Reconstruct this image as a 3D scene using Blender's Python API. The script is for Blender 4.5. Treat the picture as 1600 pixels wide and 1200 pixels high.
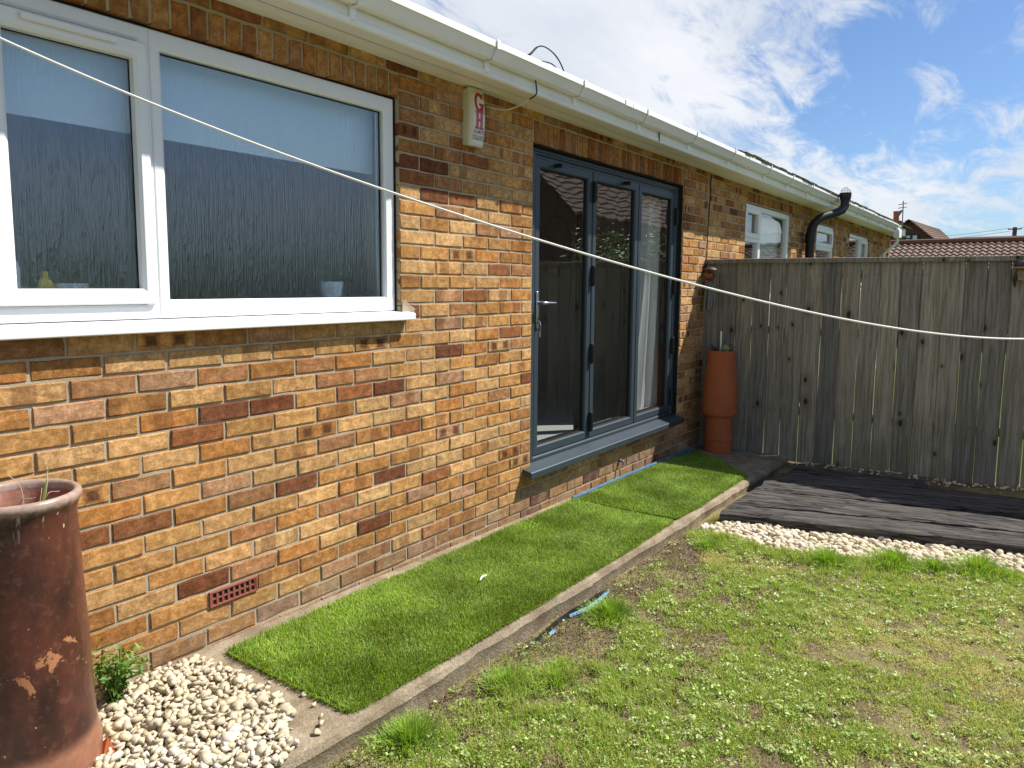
import bpy, bmesh, math, random
import numpy as np
from mathutils import Vector, Matrix

random.seed(11)
rng = np.random.default_rng(11)
for o in list(bpy.data.objects):
    bpy.data.objects.remove(o)
SC = bpy.context.scene
COL = SC.collection

# ------------------------------------------------------------------ camera
CAM = Vector((-1.004, -2.590, 1.452))
YAW, PITCH, ROLL, FPX, CYPX = 0.63788, -0.10406, 0.00738, 1108.1, 560.4
fwd = Vector((math.cos(PITCH) * math.cos(YAW), math.cos(PITCH) * math.sin(YAW), math.sin(PITCH)))
rt0 = fwd.cross(Vector((0, 0, 1))).normalized()
up0 = rt0.cross(fwd)
rgt = rt0 * math.cos(ROLL) + up0 * math.sin(ROLL)
upv = up0 * math.cos(ROLL) - rt0 * math.sin(ROLL)
cam_data = bpy.data.cameras.new('camera')
cam_data.sensor_fit = 'HORIZONTAL'
cam_data.sensor_width = 36.0
cam_data.lens = FPX / 1600 * 36
cam_data.shift_y = -(600 - CYPX) / 1600
cam_data.clip_start = 0.05
cam_data.clip_end = 3000
cam = bpy.data.objects.new('camera', cam_data)
COL.objects.link(cam)
cam.matrix_world = Matrix(((rgt.x, upv.x, -fwd.x, CAM.x), (rgt.y, upv.y, -fwd.y, CAM.y), (rgt.z, upv.z, -fwd.z, CAM.z), (0, 0, 0, 1)))
SC.camera = cam

# ------------------------------------------------------------------ light
SUN = Vector((0.60, -0.475, 1.0)).normalized()
sun_data = bpy.data.lights.new('sun', 'SUN')
sun_data.energy = 5.0
sun_data.angle = math.radians(0.5)
sun_data.color = (1.0, 0.955, 0.88)
sun = bpy.data.objects.new('sun', sun_data)
COL.objects.link(sun)
sun.location = SUN * 30
sun.rotation_euler = SUN.to_track_quat('Z', 'Y').to_euler()

SC.view_settings.view_transform = 'Standard'
SC.view_settings.look = 'None'
SC.view_settings.exposure = 0.68
SC.view_settings.gamma = 1.0
SC.view_settings.use_curve_mapping = False
SC.cycles.use_denoising = True
SC.cycles.denoiser = 'OPENIMAGEDENOISE'
SC.cycles.denoising_input_passes = 'RGB_ALBEDO_NORMAL'
SC.cycles.sample_clamp_indirect = 4.0
SC.cycles.sample_clamp_direct = 8.0
SC.cycles.max_bounces = 8
SC.cycles.transparent_max_bounces = 12


# ------------------------------------------------------------------ node helpers
class NT:
    def __init__(self, tree):
        self.t = tree
        self.n = tree.nodes
        self.l = tree.links

    def new(self, typ, **kw):
        nd = self.n.new(typ)
        for k, v in kw.items():
            if k.startswith('in_'):
                key = k[3:]
                key = int(key) if key.isdigit() else key.replace('_', ' ')
                self.set(nd.inputs[key], v)
            else:
                setattr(nd, k, v)
        return nd

    def set(self, sock, v):
        if isinstance(v, bpy.types.NodeSocket):
            self.l.new(v, sock)
        elif isinstance(v, (tuple, list)) and len(v) == 3 and sock.type == 'RGBA':
            sock.default_value = (*v, 1)
        else:
            sock.default_value = v

    def math(self, op, a, b=0.0, c=None, clamp=False):
        nd = self.n.new('ShaderNodeMath')
        nd.operation = op
        nd.use_clamp = clamp
        self.set(nd.inputs[0], a)
        self.set(nd.inputs[1], b)
        if c is not None:
            self.set(nd.inputs[2], c)
        return nd.outputs[0]

    def mix(self, f, a, b, blend='MIX'):
        nd = self.n.new('ShaderNodeMix')
        nd.data_type = 'RGBA'
        nd.blend_type = blend
        self.set(nd.inputs[0], f)
        self.set(nd.inputs[6], a)
        self.set(nd.inputs[7], b)
        return nd.outputs[2]

    def ramp(self, f, lo, hi, smooth=True):
        nd = self.n.new('ShaderNodeMapRange')
        nd.interpolation_type = 'SMOOTHSTEP' if smooth else 'LINEAR'
        self.set(nd.inputs[0], f)
        self.set(nd.inputs[1], lo)
        self.set(nd.inputs[2], hi)
        return nd.outputs[0]

    def noise(self, vec, scale=5, detail=4, rough=0.55, dist=0.0, out=0):
        nd = self.n.new('ShaderNodeTexNoise')
        if vec is not None:
            self.l.new(vec, nd.inputs['Vector'])
        nd.inputs['Scale'].default_value = scale
        nd.inputs['Detail'].default_value = detail
        nd.inputs['Roughness'].default_value = rough
        nd.inputs['Distortion'].default_value = dist
        return nd.outputs[out]

    def map(self, vec, scale=(1, 1, 1), loc=(0, 0, 0), rot=(0, 0, 0)):
        nd = self.n.new('ShaderNodeMapping')
        self.l.new(vec, nd.inputs[0])
        self.set(nd.inputs[1], loc)
        self.set(nd.inputs[2], rot)
        self.set(nd.inputs[3], scale)
        return nd.outputs[0]

    def bump(self, h, strength=0.3, dist=0.01, normal=None):
        nd = self.n.new('ShaderNodeBump')
        self.set(nd.inputs['Height'], h)
        nd.inputs['Strength'].default_value = strength
        nd.inputs['Distance'].default_value = dist
        if normal is not None:
            self.l.new(normal, nd.inputs['Normal'])
        return nd.outputs[0]


def mat_new(name):
    m = bpy.data.materials.new(name)
    m.use_nodes = True
    m.node_tree.nodes.clear()
    t = NT(m.node_tree)
    out = t.n.new('ShaderNodeOutputMaterial')
    return m, t, out


def pos(t):
    return t.new('ShaderNodeNewGeometry').outputs['Position']


def bsdf(t, out, color, rough=0.8, spec=0.3, normal=None, metallic=0.0):
    b = t.n.new('ShaderNodeBsdfPrincipled')
    t.set(b.inputs['Base Color'], color)
    t.set(b.inputs['Roughness'], rough)
    b.inputs['Metallic'].default_value = metallic
    b.inputs['Specular IOR Level'].default_value = spec
    if normal is not None:
        t.l.new(normal, b.inputs['Normal'])
    t.l.new(b.outputs[0], out.inputs[0])
    return b


def mat_plain(name, color, rough=0.6, spec=0.3, var=0.12, scale=30, bump=0.0, metallic=0.0, dirt=None, dirt_amt=0.5):
    m, t, out = mat_new(name)
    p = pos(t)
    n = t.noise(p, scale, 4)
    c = t.mix(t.math('MULTIPLY', n, 1.0), tuple(x * (1 - var) for x in color), tuple(min(1, x * (1 + var)) for x in color))
    if dirt:
        d = t.ramp(t.noise(p, scale * 0.23, 5, 0.65), 0.48, 0.72)
        c = t.mix(t.math('MULTIPLY', d, dirt_amt), c, dirt)
    nr = t.bump(t.noise(p, scale * 4, 3), bump, 0.004) if bump else None
    bsdf(t, out, c, rough, spec, nr, metallic)
    return m


# ------------------------------------------------------------------ world
world = bpy.data.worlds.new('World')
SC.world = world
world.use_nodes = True
world.node_tree.nodes.clear()
w = NT(world.node_tree)
sky = w.n.new('ShaderNodeTexSky')
sky.sky_type = 'NISHITA'
sky.sun_disc = False
sky.sun_elevation = math.asin(SUN.z)
sky.sun_rotation = math.atan2(SUN.x, SUN.y)
sky.air_density = 1.0
sky.dust_density = 0.6
sky.ozone_density = 2.0
gen = w.new('ShaderNodeTexCoord').outputs['Generated']
sep = w.new('ShaderNodeSeparateXYZ', in_0=gen)
dx, dy, dz = sep.outputs
az = w.math('ARCTAN2', dy, dx)
zc = w.math('MAXIMUM', dz, 0.0)
den = w.math('ADD', zc, 0.16)
cmb = w.new('ShaderNodeCombineXYZ', in_0=w.math('DIVIDE', dx, den), in_1=w.math('DIVIDE', dy, den), in_2=0.0)
pl = cmb.outputs[0]
n_big = w.noise(w.map(pl, (0.42, 0.75, 1), (3.1, 0.45, 0.0), (0, 0, 0.5)), 1.0, 9, 0.62, 0.4)
n_fine = w.noise(w.map(pl, (2.4, 5.6, 1), (1.3, 4.2, 0), (0, 0, 0.12)), 1.0, 9, 0.66, 0.6)
dens = w.math('ADD', w.math('MULTIPLY', n_big, 0.52), w.math('MULTIPLY', n_fine, 0.48))
# more cover towards the left of the view and low over the horizon
bias = w.math('MULTIPLY', w.ramp(az, 0.18, 0.50), 0.155)
low = w.math('MULTIPLY', w.math('MULTIPLY', w.ramp(dz, 0.03, 0.11), w.math('SUBTRACT', 1.0, w.ramp(dz, 0.135, 0.20))), 0.11)
dens = w.math('ADD', dens, w.math('ADD', bias, low))
cover = w.ramp(dens, 0.500, 0.640)
shade = w.ramp(w.noise(w.map(pl, (0.9, 1.7, 1), (7.7, 2.2, 0)), 1.0, 6, 0.6), 0.32, 0.72)
cl_col = w.mix(shade, (8.0, 8.6, 9.5), (10.8, 10.9, 11.1))
sky_col = w.mix(w.math('MULTIPLY', cover, 0.93), w.mix(1.0, sky.outputs[0], (0.92, 1.12, 1.38), 'MULTIPLY'), cl_col)
bg = w.n.new('ShaderNodeBackground')
w.l.new(sky_col, bg.inputs[0])
bg.inputs[1].default_value = 0.058
wo = w.n.new('ShaderNodeOutputWorld')
w.l.new(bg.outputs[0], wo.inputs[0])


# ------------------------------------------------------------------ mesh helpers
class MB:
    def __init__(self):
        self.v, self.f, self.c, self.m = [], [], [], []

    def add(self, vs, fs, mi=0, col=None):
        b = len(self.v)
        self.v += [tuple(x) for x in vs]
        self.f += [tuple(i + b for i in f) for f in fs]
        self.m += [mi] * len(fs)
        self.c += [col or (1, 1, 1, 0)] * len(vs)
        return self

    def box(self, x0, x1, y0, y1, z0, z1, c=0.0, mi=0, col=None):
        x0, x1 = min(x0, x1), max(x0, x1)
        y0, y1 = min(y0, y1), max(y0, y1)
        z0, z1 = min(z0, z1), max(z0, z1)
        if c <= 0:
            vs = [(x, y, z) for x in (x0, x1) for y in (y0, y1) for z in (z0, z1)]
            fs = [(0, 1, 3, 2), (4, 6, 7, 5), (0, 4, 5, 1), (2, 3, 7, 6), (0, 2, 6, 4), (1, 5, 7, 3)]
            return self.add(vs, fs, mi, col)
        vs, idx = [], {}
        for i in (0, 1):
            for j in (0, 1):
                for k in (0, 1):
                    P = [(x0, x1)[i], (y0, y1)[j], (z0, z1)[k]]
                    S = [1 - 2 * i, 1 - 2 * j, 1 - 2 * k]
                    for a in range(3):
                        q = list(P)
                        for bb in range(3):
                            if bb != a:
                                q[bb] += S[bb] * c
                        idx[(i, j, k, a)] = len(vs)
                        vs.append(q)
        fs = []
        for a in range(3):
            b1, b2 = (a + 1) % 3, (a + 2) % 3
            for s in (0, 1):
                loop = []
                for (u, v) in ((0, 0), (1, 0), (1, 1), (0, 1)):
                    k = [0, 0, 0]
                    k[a], k[b1], k[b2] = s, u, v
                    loop.append(idx[(*k, a)])
                fs.append(tuple(loop if s else loop[::-1]))
        for a in range(3):
            b1, b2 = (a + 1) % 3, (a + 2) % 3
            for u in (0, 1):
                for v in (0, 1):
                    k0, k1 = [0, 0, 0], [0, 0, 0]
                    k0[b1] = k1[b1] = u
                    k0[b2] = k1[b2] = v
                    k1[a] = 1
                    q = (idx[(*k0, b1)], idx[(*k1, b1)], idx[(*k1, b2)], idx[(*k0, b2)])
                    fs.append(q if u != v else q[::-1])
        for i in (0, 1):
            for j in (0, 1):
                for k in (0, 1):
                    q = tuple(idx[(i, j, k, a)] for a in range(3))
                    fs.append(q if (i + j + k) % 2 else q[::-1])
        return self.add(vs, fs, mi, col)

    def prism_x(self, prof, x0, x1, mi=0, col=None, closed=True, step=None):
        """profile of (y,z) extruded along x"""
        xs = [x0, x1]
        n = len(prof)
        vs = [(x, p[0], p[1]) for x in xs for p in prof]
        fs = [(i, (i + 1) % n, n + (i + 1) % n, n + i) for i in range(n if closed else n - 1)]
        if closed:
            fs += [tuple(range(n))[::-1], tuple(range(n, 2 * n))]
        return self.add(vs, fs, mi, col)

    def tube(self, pts, r, n=8, mi=0, col=None, caps=True):
        pts = [Vector(p) for p in pts]
        rr = r if isinstance(r, (list, tuple)) else [r] * len(pts)
        vs, fs = [], []
        nv = None
        for i, p in enumerate(pts):
            t = (pts[min(i + 1, len(pts) - 1)] - pts[max(i - 1, 0)]).normalized()
            if nv is None:
                nv = t.orthogonal().normalized()
            nv = (nv - t * nv.dot(t)).normalized()
            bv = t.cross(nv)
            for k in range(n):
                a = 2 * math.pi * k / n
                vs.append(p + (nv * math.cos(a) + bv * math.sin(a)) * rr[i])
        for i in range(len(pts) - 1):
            for k in range(n):
                fs.append((i * n + k, i * n + (k + 1) % n, (i + 1) * n + (k + 1) % n, (i + 1) * n + k))
        if caps:
            fs += [tuple(range(n))[::-1], tuple(range((len(pts) - 1) * n, len(pts) * n))]
        return self.add(vs, fs, mi, col)

    def lathe(self, prof, cx, cy, n=40, mi=0, col=None, jit=0.0):
        vs, fs = [], []
        for (r, z) in prof:
            for k in range(n):
                a = 2 * math.pi * k / n
                j = 1 + jit * math.sin(3 * a + z * 5)
                vs.append((cx + r * j * math.cos(a), cy + r * j * math.sin(a), z))
        for i in range(len(prof) - 1):
            for k in range(n):
                fs.append((i * n + k, i * n + (k + 1) % n, (i + 1) * n + (k + 1) % n, (i + 1) * n + k))
        return self.add(vs, fs, mi, col)

    def mesh(self, name, mats, smooth=False):
        me = bpy.data.meshes.new(name)
        me.from_pydata(self.v, [], self.f)
        for m in (mats if isinstance(mats, (list, tuple)) else [mats]):
            me.materials.append(m)
        if any(self.m):
            me.polygons.foreach_set('material_index', self.m)
        if smooth:
            me.polygons.foreach_set('use_smooth', [True] * len(me.polygons))
            if smooth != 'all':
                me.set_sharp_from_angle(angle=math.radians(smooth if smooth is not True else 38))
        a = me.color_attributes.new('col', 'FLOAT_COLOR', 'POINT')
        a.data.foreach_set('color', np.array(self.c, dtype=np.float32).ravel())
        me.update()
        return me

    def build(self, name, mats, parent=None, smooth=False):
        o = bpy.data.objects.new(name, self.mesh(name, mats, smooth))
        COL.objects.link(o)
        if parent is not None:
            attach(o, parent)
        return o


WLOC = {}


def attach(o, parent):
    o.parent = parent
    L = WLOC.get(parent.name)
    if L is not None:
        o.matrix_parent_inverse = Matrix.Translation(-L)


def thing(name, label, cat, loc=(0, 0, 0), group=None):
    o = bpy.data.objects.new(name, None)
    COL.objects.link(o)
    o.location = loc
    o.empty_display_size = 0.1
    WLOC[o.name] = Vector(loc)
    return tag(o, label, cat, group)


def tag(o, label, cat, group=None, kind=None):
    o['label'] = label
    o['category'] = cat
    if group:
        o['group'] = group
    if kind:
        o['kind'] = kind
    return o


def structure(o, label=None, cat=None):
    o['kind'] = 'structure'
    if label:
        o['label'] = label
    if cat:
        o['category'] = cat
    return o


def arr_mesh(name, verts, faces, mat, colors=None, smooth=False):
    """verts (N,3), faces (M,k) numpy, colors (N,3)"""
    me = bpy.data.meshes.new(name)
    k = faces.shape[1]
    me.vertices.add(len(verts))
    me.vertices.foreach_set('co', np.ascontiguousarray(verts, dtype=np.float32).ravel())
    me.loops.add(faces.size)
    me.loops.foreach_set('vertex_index', np.ascontiguousarray(faces, dtype=np.int32).ravel())
    me.polygons.add(len(faces))
    me.polygons.foreach_set('loop_start', np.arange(0, faces.size, k, dtype=np.int32))
    me.polygons.foreach_set('loop_total', np.full(len(faces), k, dtype=np.int32))
    if smooth:
        me.polygons.foreach_set('use_smooth', np.ones(len(faces), dtype=bool))
    me.update(calc_edges=True)
    me.materials.append(mat)
    if colors is not None:
        a = me.color_attributes.new('col', 'FLOAT_COLOR', 'POINT')
        c4 = np.ones((len(verts), 4), dtype=np.float32)
        c4[:, :3] = colors
        a.data.foreach_set('color', c4.ravel())
    return me


def link(name, me, parent=None):
    o = bpy.data.objects.new(name, me)
    COL.objects.link(o)
    if parent is not None:
        attach(o, parent)
    return o


def vnoise(x, y, scale, seed=0):
    r = np.random.default_rng(seed)
    g = r.random((256, 256))
    u, v = np.asarray(x) * scale + 100.3, np.asarray(y) * scale + 100.7
    i, j = np.floor(u).astype(int), np.floor(v).astype(int)
    fu, fv = u - i, v - j
    fu, fv = fu * fu * (3 - 2 * fu), fv * fv * (3 - 2 * fv)
    i0, i1, j0, j1 = i % 256, (i + 1) % 256, j % 256, (j + 1) % 256
    return (g[i0, j0] * (1 - fu) + g[i1, j0] * fu) * (1 - fv) + (g[i0, j1] * (1 - fu) + g[i1, j1] * fu) * fv


def fbm(x, y, scale, seed=0, oct=3):
    s, a, t = 0, 1, 0
    for k in range(oct):
        s = s + a * vnoise(x, y, scale * 2 ** k, seed + k)
        t += a
        a *= 0.5
    return s / t


def blades(P, H, W, lean, col, tipcol=None, yaw=None, curve=0.5):
    """grass blades: 5 verts, 3 triangles each"""
    n = len(P)
    yaw = rng.uniform(0, 2 * np.pi, n) if yaw is None else yaw
    d = np.stack([np.cos(yaw), np.sin(yaw), np.zeros(n)], 1)
    s = np.stack([-np.sin(yaw), np.cos(yaw), np.zeros(n)], 1)
    tw = rng.uniform(-0.7, 0.7, n)
    s2 = s * np.cos(tw)[:, None] + d * np.sin(tw)[:, None]
    up = np.array([0, 0, 1.0])
    L1 = lean * curve
    m = P + d * (H * 0.55 * np.sin(L1))[:, None] + up * (H * 0.55 * np.cos(L1))[:, None]
    L2 = lean * 1.5
    tip = m + d * (H * 0.5 * np.sin(L2))[:, None] + up * (H * 0.5 * np.cos(L2))[:, None]
    V = np.stack([P - s2 * W[:, None] / 2, P + s2 * W[:, None] / 2, m - s2 * W[:, None] * .42, m + s2 * W[:, None] * .42, tip], 1).reshape(-1, 3)
    b = np.arange(n)[:, None] * 5
    F = np.concatenate([b + np.array([0, 1, 3]), b + np.array([0, 3, 2]), b + np.array([2, 3, 4])], 0)
    tipcol = col if tipcol is None else tipcol
    C = np.stack([col * 0.85, col * 0.85, col, col, tipcol], 1).reshape(-1, 3)
    return V, F, C


def leaves(P, size, col, nrm=None, aspect=0.55, tilt=0.6):
    n = len(P)
    if nrm is None:
        nrm = np.stack([rng.normal(0, tilt, n), rng.normal(0, tilt, n), np.ones(n)], 1)
    nrm = nrm / np.linalg.norm(nrm, axis=1)[:, None]
    a = rng.normal(size=(n, 3))
    a -= nrm * (a * nrm).sum(1)[:, None]
    a /= np.linalg.norm(a, axis=1)[:, None]
    b = np.cross(nrm, a)
    sz = size[:, None]
    V = np.stack([P - a * sz * .5, P + b * sz * .5 * aspect + nrm * sz * .08, P + a * sz * .5, P - b * sz * .5 * aspect + nrm * sz * .08], 1).reshape(-1, 3)
    i = np.arange(n)[:, None] * 4
    F = np.concatenate([i + np.array([0, 1, 2]), i + np.array([0, 2, 3])], 0)
    C = np.repeat(col, 4, 0)
    return V, F, C


def merge(parts):
    V, F, C, o = [], [], [], 0
    for v, f, c in parts:
        V.append(v)
        F.append(f + o)
        C.append(c)
        o += len(v)
    return np.concatenate(V), np.concatenate(F), np.concatenate(C)


def jitcol(base, n, amt=0.2, hue=0.08):
    b = np.array(base)[None, :] * (1 + rng.normal(0, amt, n))[:, None]
    return np.clip(b * (1 + rng.normal(0, hue, (n, 3))), 0.003, 1)


def inpoly(x, y, poly):
    x, y = np.asarray(x), np.asarray(y)
    r = np.zeros(x.shape, bool)
    n = len(poly)
    for i in range(n):
        x0, y0 = poly[i]
        x1, y1 = poly[(i + 1) % n]
        c = ((y0 > y) != (y1 > y)) & (x < (x1 - x0) * (y - y0) / (y1 - y0 + 1e-12) + x0)
        r ^= c
    return r


# ------------------------------------------------------------------ materials
def brick_material(name, per_object):
    m, t, out = mat_new(name)
    if per_object:
        oi = t.n.new('ShaderNodeObjectInfo')
        base, flag, rnd = oi.outputs['Color'], oi.outputs['Alpha'], oi.outputs['Random']
    else:
        at = t.new('ShaderNodeAttribute', attribute_name='col')
        base, flag = at.outputs['Color'], at.outputs['Alpha']
    uv = t.new('ShaderNodeAttribute', attribute_name='buv').outputs['Vector']
    su = t.new('ShaderNodeSeparateXYZ', in_0=uv)
    u, v = su.outputs[0], su.outputs[1]
    p = pos(t)
    mott = t.noise(p, 26, 5, 0.6)
    sand = t.noise(p, 210, 3, 0.75)
    big = t.noise(p, 9, 3, 0.5)
    c = t.mix(t.ramp(mott, 0.3, 0.75), t.mix(1.0, base, (0.64, 0.57, 0.50), 'MULTIPLY'), t.mix(1.0, base, (1.20, 1.17, 1.12), 'MULTIPLY'))
    # kiln marks: two dark patches, or broad vertical bands
    au = t.math('ABSOLUTE', u)
    wob = t.math('MULTIPLY', t.math('SUBTRACT', t.noise(p, 60, 3), 0.5), 0.45)
    e1 = t.math('ABSOLUTE', t.math('SUBTRACT', au, 0.5))
    box = t.math('MAXIMUM', t.math('MULTIPLY', e1, 4.0), t.math('MULTIPLY', t.math('ABSOLUTE', v), 1.3))
    spot = t.math('SUBTRACT', 1.0, t.ramp(t.math('ADD', box, wob), 0.55, 0.95))
    halo = t.math('SUBTRACT', 1.0, t.ramp(t.math('ADD', box, wob), 0.9, 1.5))
    isspot = t.math('GREATER_THAN', flag, 0.66)
    c = t.mix(t.math('MULTIPLY', t.math('MULTIPLY', halo, isspot), 0.55), c, (0.19, 0.075, 0.022))
    c = t.mix(t.math('MULTIPLY', t.math('MULTIPLY', spot, isspot), 0.72), c, (0.060, 0.026, 0.022))
    band = t.ramp(t.math('SINE', t.math('ADD', t.math('MULTIPLY', u, 4.2), t.math('MULTIPLY', flag, 31.0))), -0.1, 0.35)
    isband = t.math('MULTIPLY', t.math('GREATER_THAN', flag, 0.33), t.math('LESS_THAN', flag, 0.66))
    c = t.mix(t.math('MULTIPLY', t.math('MULTIPLY', band, isband), 0.48), c, (0.17, 0.068, 0.028))
    rim = t.math('MAXIMUM', t.math('POWER', au, 9.0), t.math('POWER', t.math('ABSOLUTE', v), 5.0))
    c = t.mix(t.math('MULTIPLY', t.math('MULTIPLY', rim, t.ramp(mott, .3, .6)), 0.5), c, t.mix(1.0, c, (0.52, 0.42, 0.34), 'MULTIPLY'))
    # darker scorched streaks, lime scuffs, sand grains
    c = t.mix(t.math('MULTIPLY', t.ramp(big, 0.52, 0.75), 0.35), c, t.mix(1.0, c, (0.55, 0.42, 0.38), 'MULTIPLY'))
    scuff = t.ramp(t.noise(t.map(p, (1, 1, 2.4), rot=(0, 0.6, 0)), 38, 5, 0.75), 0.66, 0.74)
    c = t.mix(t.math('MULTIPLY', scuff, 0.35), c, (0.62, 0.50, 0.36))
    c = t.mix(1.0, c, t.mix(sand, (0.42, 0.40, 0.38), (1.58, 1.58, 1.55)), 'MULTIPLY')
    grime = t.ramp(t.noise(t.map(p, (1, 1, .6)), 1.7, 5, 0.62), 0.36, 0.68)
    c = t.mix(1.0, c, t.mix(grime, (0.80, 0.77, 0.74), (1.07, 1.06, 1.04)), 'MULTIPLY')
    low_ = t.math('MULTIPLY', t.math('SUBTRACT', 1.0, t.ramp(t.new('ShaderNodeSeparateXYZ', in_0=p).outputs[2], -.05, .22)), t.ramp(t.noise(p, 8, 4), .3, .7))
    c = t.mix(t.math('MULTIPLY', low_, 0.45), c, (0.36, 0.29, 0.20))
    grit = t.noise(p, 85, 3, 0.7)
    c = t.mix(1.0, c, t.mix(t.ramp(grit, .3, .7), (0.80, 0.78, 0.76), (1.18, 1.18, 1.17)), 'MULTIPLY')
    h = t.math('ADD', t.math('MULTIPLY', sand, 0.5), t.math('ADD', t.math('MULTIPLY', mott, 0.9), t.math('MULTIPLY', scuff, -0.4)))
    bsdf(t, out, c, 0.9, 0.12, t.bump(h, 0.55, 0.004))
    return m


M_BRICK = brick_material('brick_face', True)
M_BRICKJ = brick_material('brick_face_joined', False)

m, t, out = mat_new('mortar')
p = pos(t)
n1, n2 = t.noise(p, 14, 4), t.noise(p, 240, 3, 0.7)
c = t.mix(n1, (0.36, 0.295, 0.20), (0.55, 0.475, 0.345))
c = t.mix(t.math('MULTIPLY', t.ramp(t.noise(p, 3.1, 4), 0.5, 0.75), 0.5), c, (0.26, 0.22, 0.17))
c = t.mix(1.0, c, t.mix(n2, (0.7, 0.7, 0.7), (1.25, 1.25, 1.25)), 'MULTIPLY')
bsdf(t, out, c, 0.95, 0.1, t.bump(n2, 0.9, 0.004))
M_MORTAR = m

M_UPVC = mat_plain('white_upvc', (0.79, 0.80, 0.81), 0.32, 0.45, 0.03, 6, dirt=(0.58, 0.57, 0.52), dirt_amt=0.22)
M_PVCEAVE = mat_plain('white_eaves_plastic', (0.87, 0.87, 0.85), 0.35, 0.4, 0.03, 5, dirt=(0.60, 0.57, 0.46), dirt_amt=0.25)
M_GUTTER = mat_plain('white_gutter_plastic', (0.84, 0.84, 0.83), 0.3, 0.45, 0.03, 5, dirt=(0.66, 0.64, 0.56), dirt_amt=0.2)
M_ANTH = mat_plain('anthracite_aluminium', (0.034, 0.050, 0.062), 0.42, 0.5, 0.05, 8)
M_BLACK = mat_plain('black_plastic', (0.012, 0.012, 0.013), 0.45, 0.4, 0.1, 20)
M_GASKET = mat_plain('dark_gasket', (0.02, 0.018, 0.016), 0.8, 0.2, 0.1, 20)
M_STEEL = mat_plain('brushed_steel', (0.45, 0.46, 0.48), 0.3, 0.5, 0.05, 20, metallic=0.9)
M_CREAM = mat_plain('aged_cream_plastic', (0.62, 0.58, 0.40), 0.4, 0.4, 0.05, 8, dirt=(0.36, 0.32, 0.18), dirt_amt=0.4)
M_CREAMF = mat_plain('pale_cream_front', (0.72, 0.72, 0.62), 0.35, 0.4, 0.04, 9)
M_RED = mat_plain('red_lettering', (0.42, 0.012, 0.022), 0.45, 0.4, 0.1, 60)
M_REDF = mat_plain('faded_red_lettering', (0.50, 0.10, 0.15), 0.5, 0.4, 0.2, 60)
M_INK = mat_plain('black_lettering', (0.02, 0.02, 0.02), 0.5, 0.3, 0.1, 60)
M_TERRA = mat_plain('terracotta', (0.40, 0.105, 0.036), 0.75, 0.25, 0.15, 12, 0.15, dirt=(0.22, 0.075, 0.04), dirt_amt=0.6)
M_AIRBRK = mat_plain('red_terracotta_vent', (0.25, 0.080, 0.052), 0.7, 0.25, 0.2, 30, 0.1)
M_WHITECORD = mat_plain('white_cord', (0.80, 0.79, 0.74), 0.6, 0.2, 0.05, 60)
M_CABLEW = mat_plain('weathered_white_cable', (0.62, 0.58, 0.52), 0.6, 0.2, 0.2, 60)
M_BLUE = mat_plain('blue_pipe', (0.035, 0.135, 0.245), 0.45, 0.4, 0.2, 40, dirt=(0.22, 0.25, 0.25), dirt_amt=0.5)
M_BLUEPALE = mat_plain('pale_blue_plastic', (0.13, 0.28, 0.42), 0.5, 0.4, 0.2, 60, dirt=(0.35, 0.33, 0.28), dirt_amt=0.7)
M_DARKPLAS = mat_plain('black_edge_liner', (0.018, 0.02, 0.022), 0.55, 0.3, 0.2, 40, dirt=(0.12, 0.10, 0.07), dirt_amt=0.5)
M_ROOM = mat_plain('room_wall', (0.36, 0.35, 0.33), 0.9, 0.1, 0.03, 4)
M_CARPET = mat_plain('grey_carpet', (0.52, 0.50, 0.47), 0.95, 0.05, 0.35, 160, 0.3)
M_CURTAIN = mat_plain('white_curtain', (0.84, 0.83, 0.80), 0.9, 0.1, 0.04, 20)
M_BLIND = mat_plain('pale_blind', (0.80, 0.86, 0.88), 0.85, 0.1, 0.03, 10)
M_WOODDK = mat_plain('dark_wood', (0.05, 0.03, 0.02), 0.6, 0.3, 0.2, 10)
M_GREYTUBE = mat_plain('weathered_tube', (0.20, 0.19, 0.18), 0.7, 0.2, 0.3, 40)
M_AMBER = mat_plain('amber_glass', (0.20, 0.045, 0.015), 0.15, 0.6, 0.3, 30)
M_ROOFT = mat_plain('brown_roof_tile', (0.115, 0.060, 0.045), 0.85, 0.15, 0.3, 20, 0.2, dirt=(0.07, 0.065, 0.03), dirt_amt=0.5)
M_ROOFR = mat_plain('red_pantile', (0.195, 0.138, 0.116), 0.85, 0.15, 0.25, 6, 0.2, dirt=(0.18, 0.10, 0.07), dirt_amt=0.5)
M_ROOFB = mat_plain('brown_far_tile', (0.17, 0.118, 0.092), 0.9, 0.1, 0.25, 3, 0.2)
M_MOSS = mat_plain('mossy_tile_edge', (0.045, 0.05, 0.02), 0.95, 0.1, 0.5, 25, 0.5)
M_FARBRK = mat_plain('dark_far_brick', (0.10, 0.055, 0.045), 0.9, 0.1, 0.35, 9, 0.2)
M_POLE = mat_plain('grey_timber_pole', (0.09, 0.08, 0.07), 0.9, 0.1, 0.2, 10)
M_YELLOW = mat_plain('yellow_plastic', (0.6, 0.42, 0.04), 0.5, 0.3)
M_WHITEP = mat_plain('white_bottle_plastic', (0.75, 0.75, 0.72), 0.4, 0.4)
M_GREENP = mat_plain('houseplant_green', (0.03, 0.10, 0.02), 0.6, 0.3)


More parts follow.
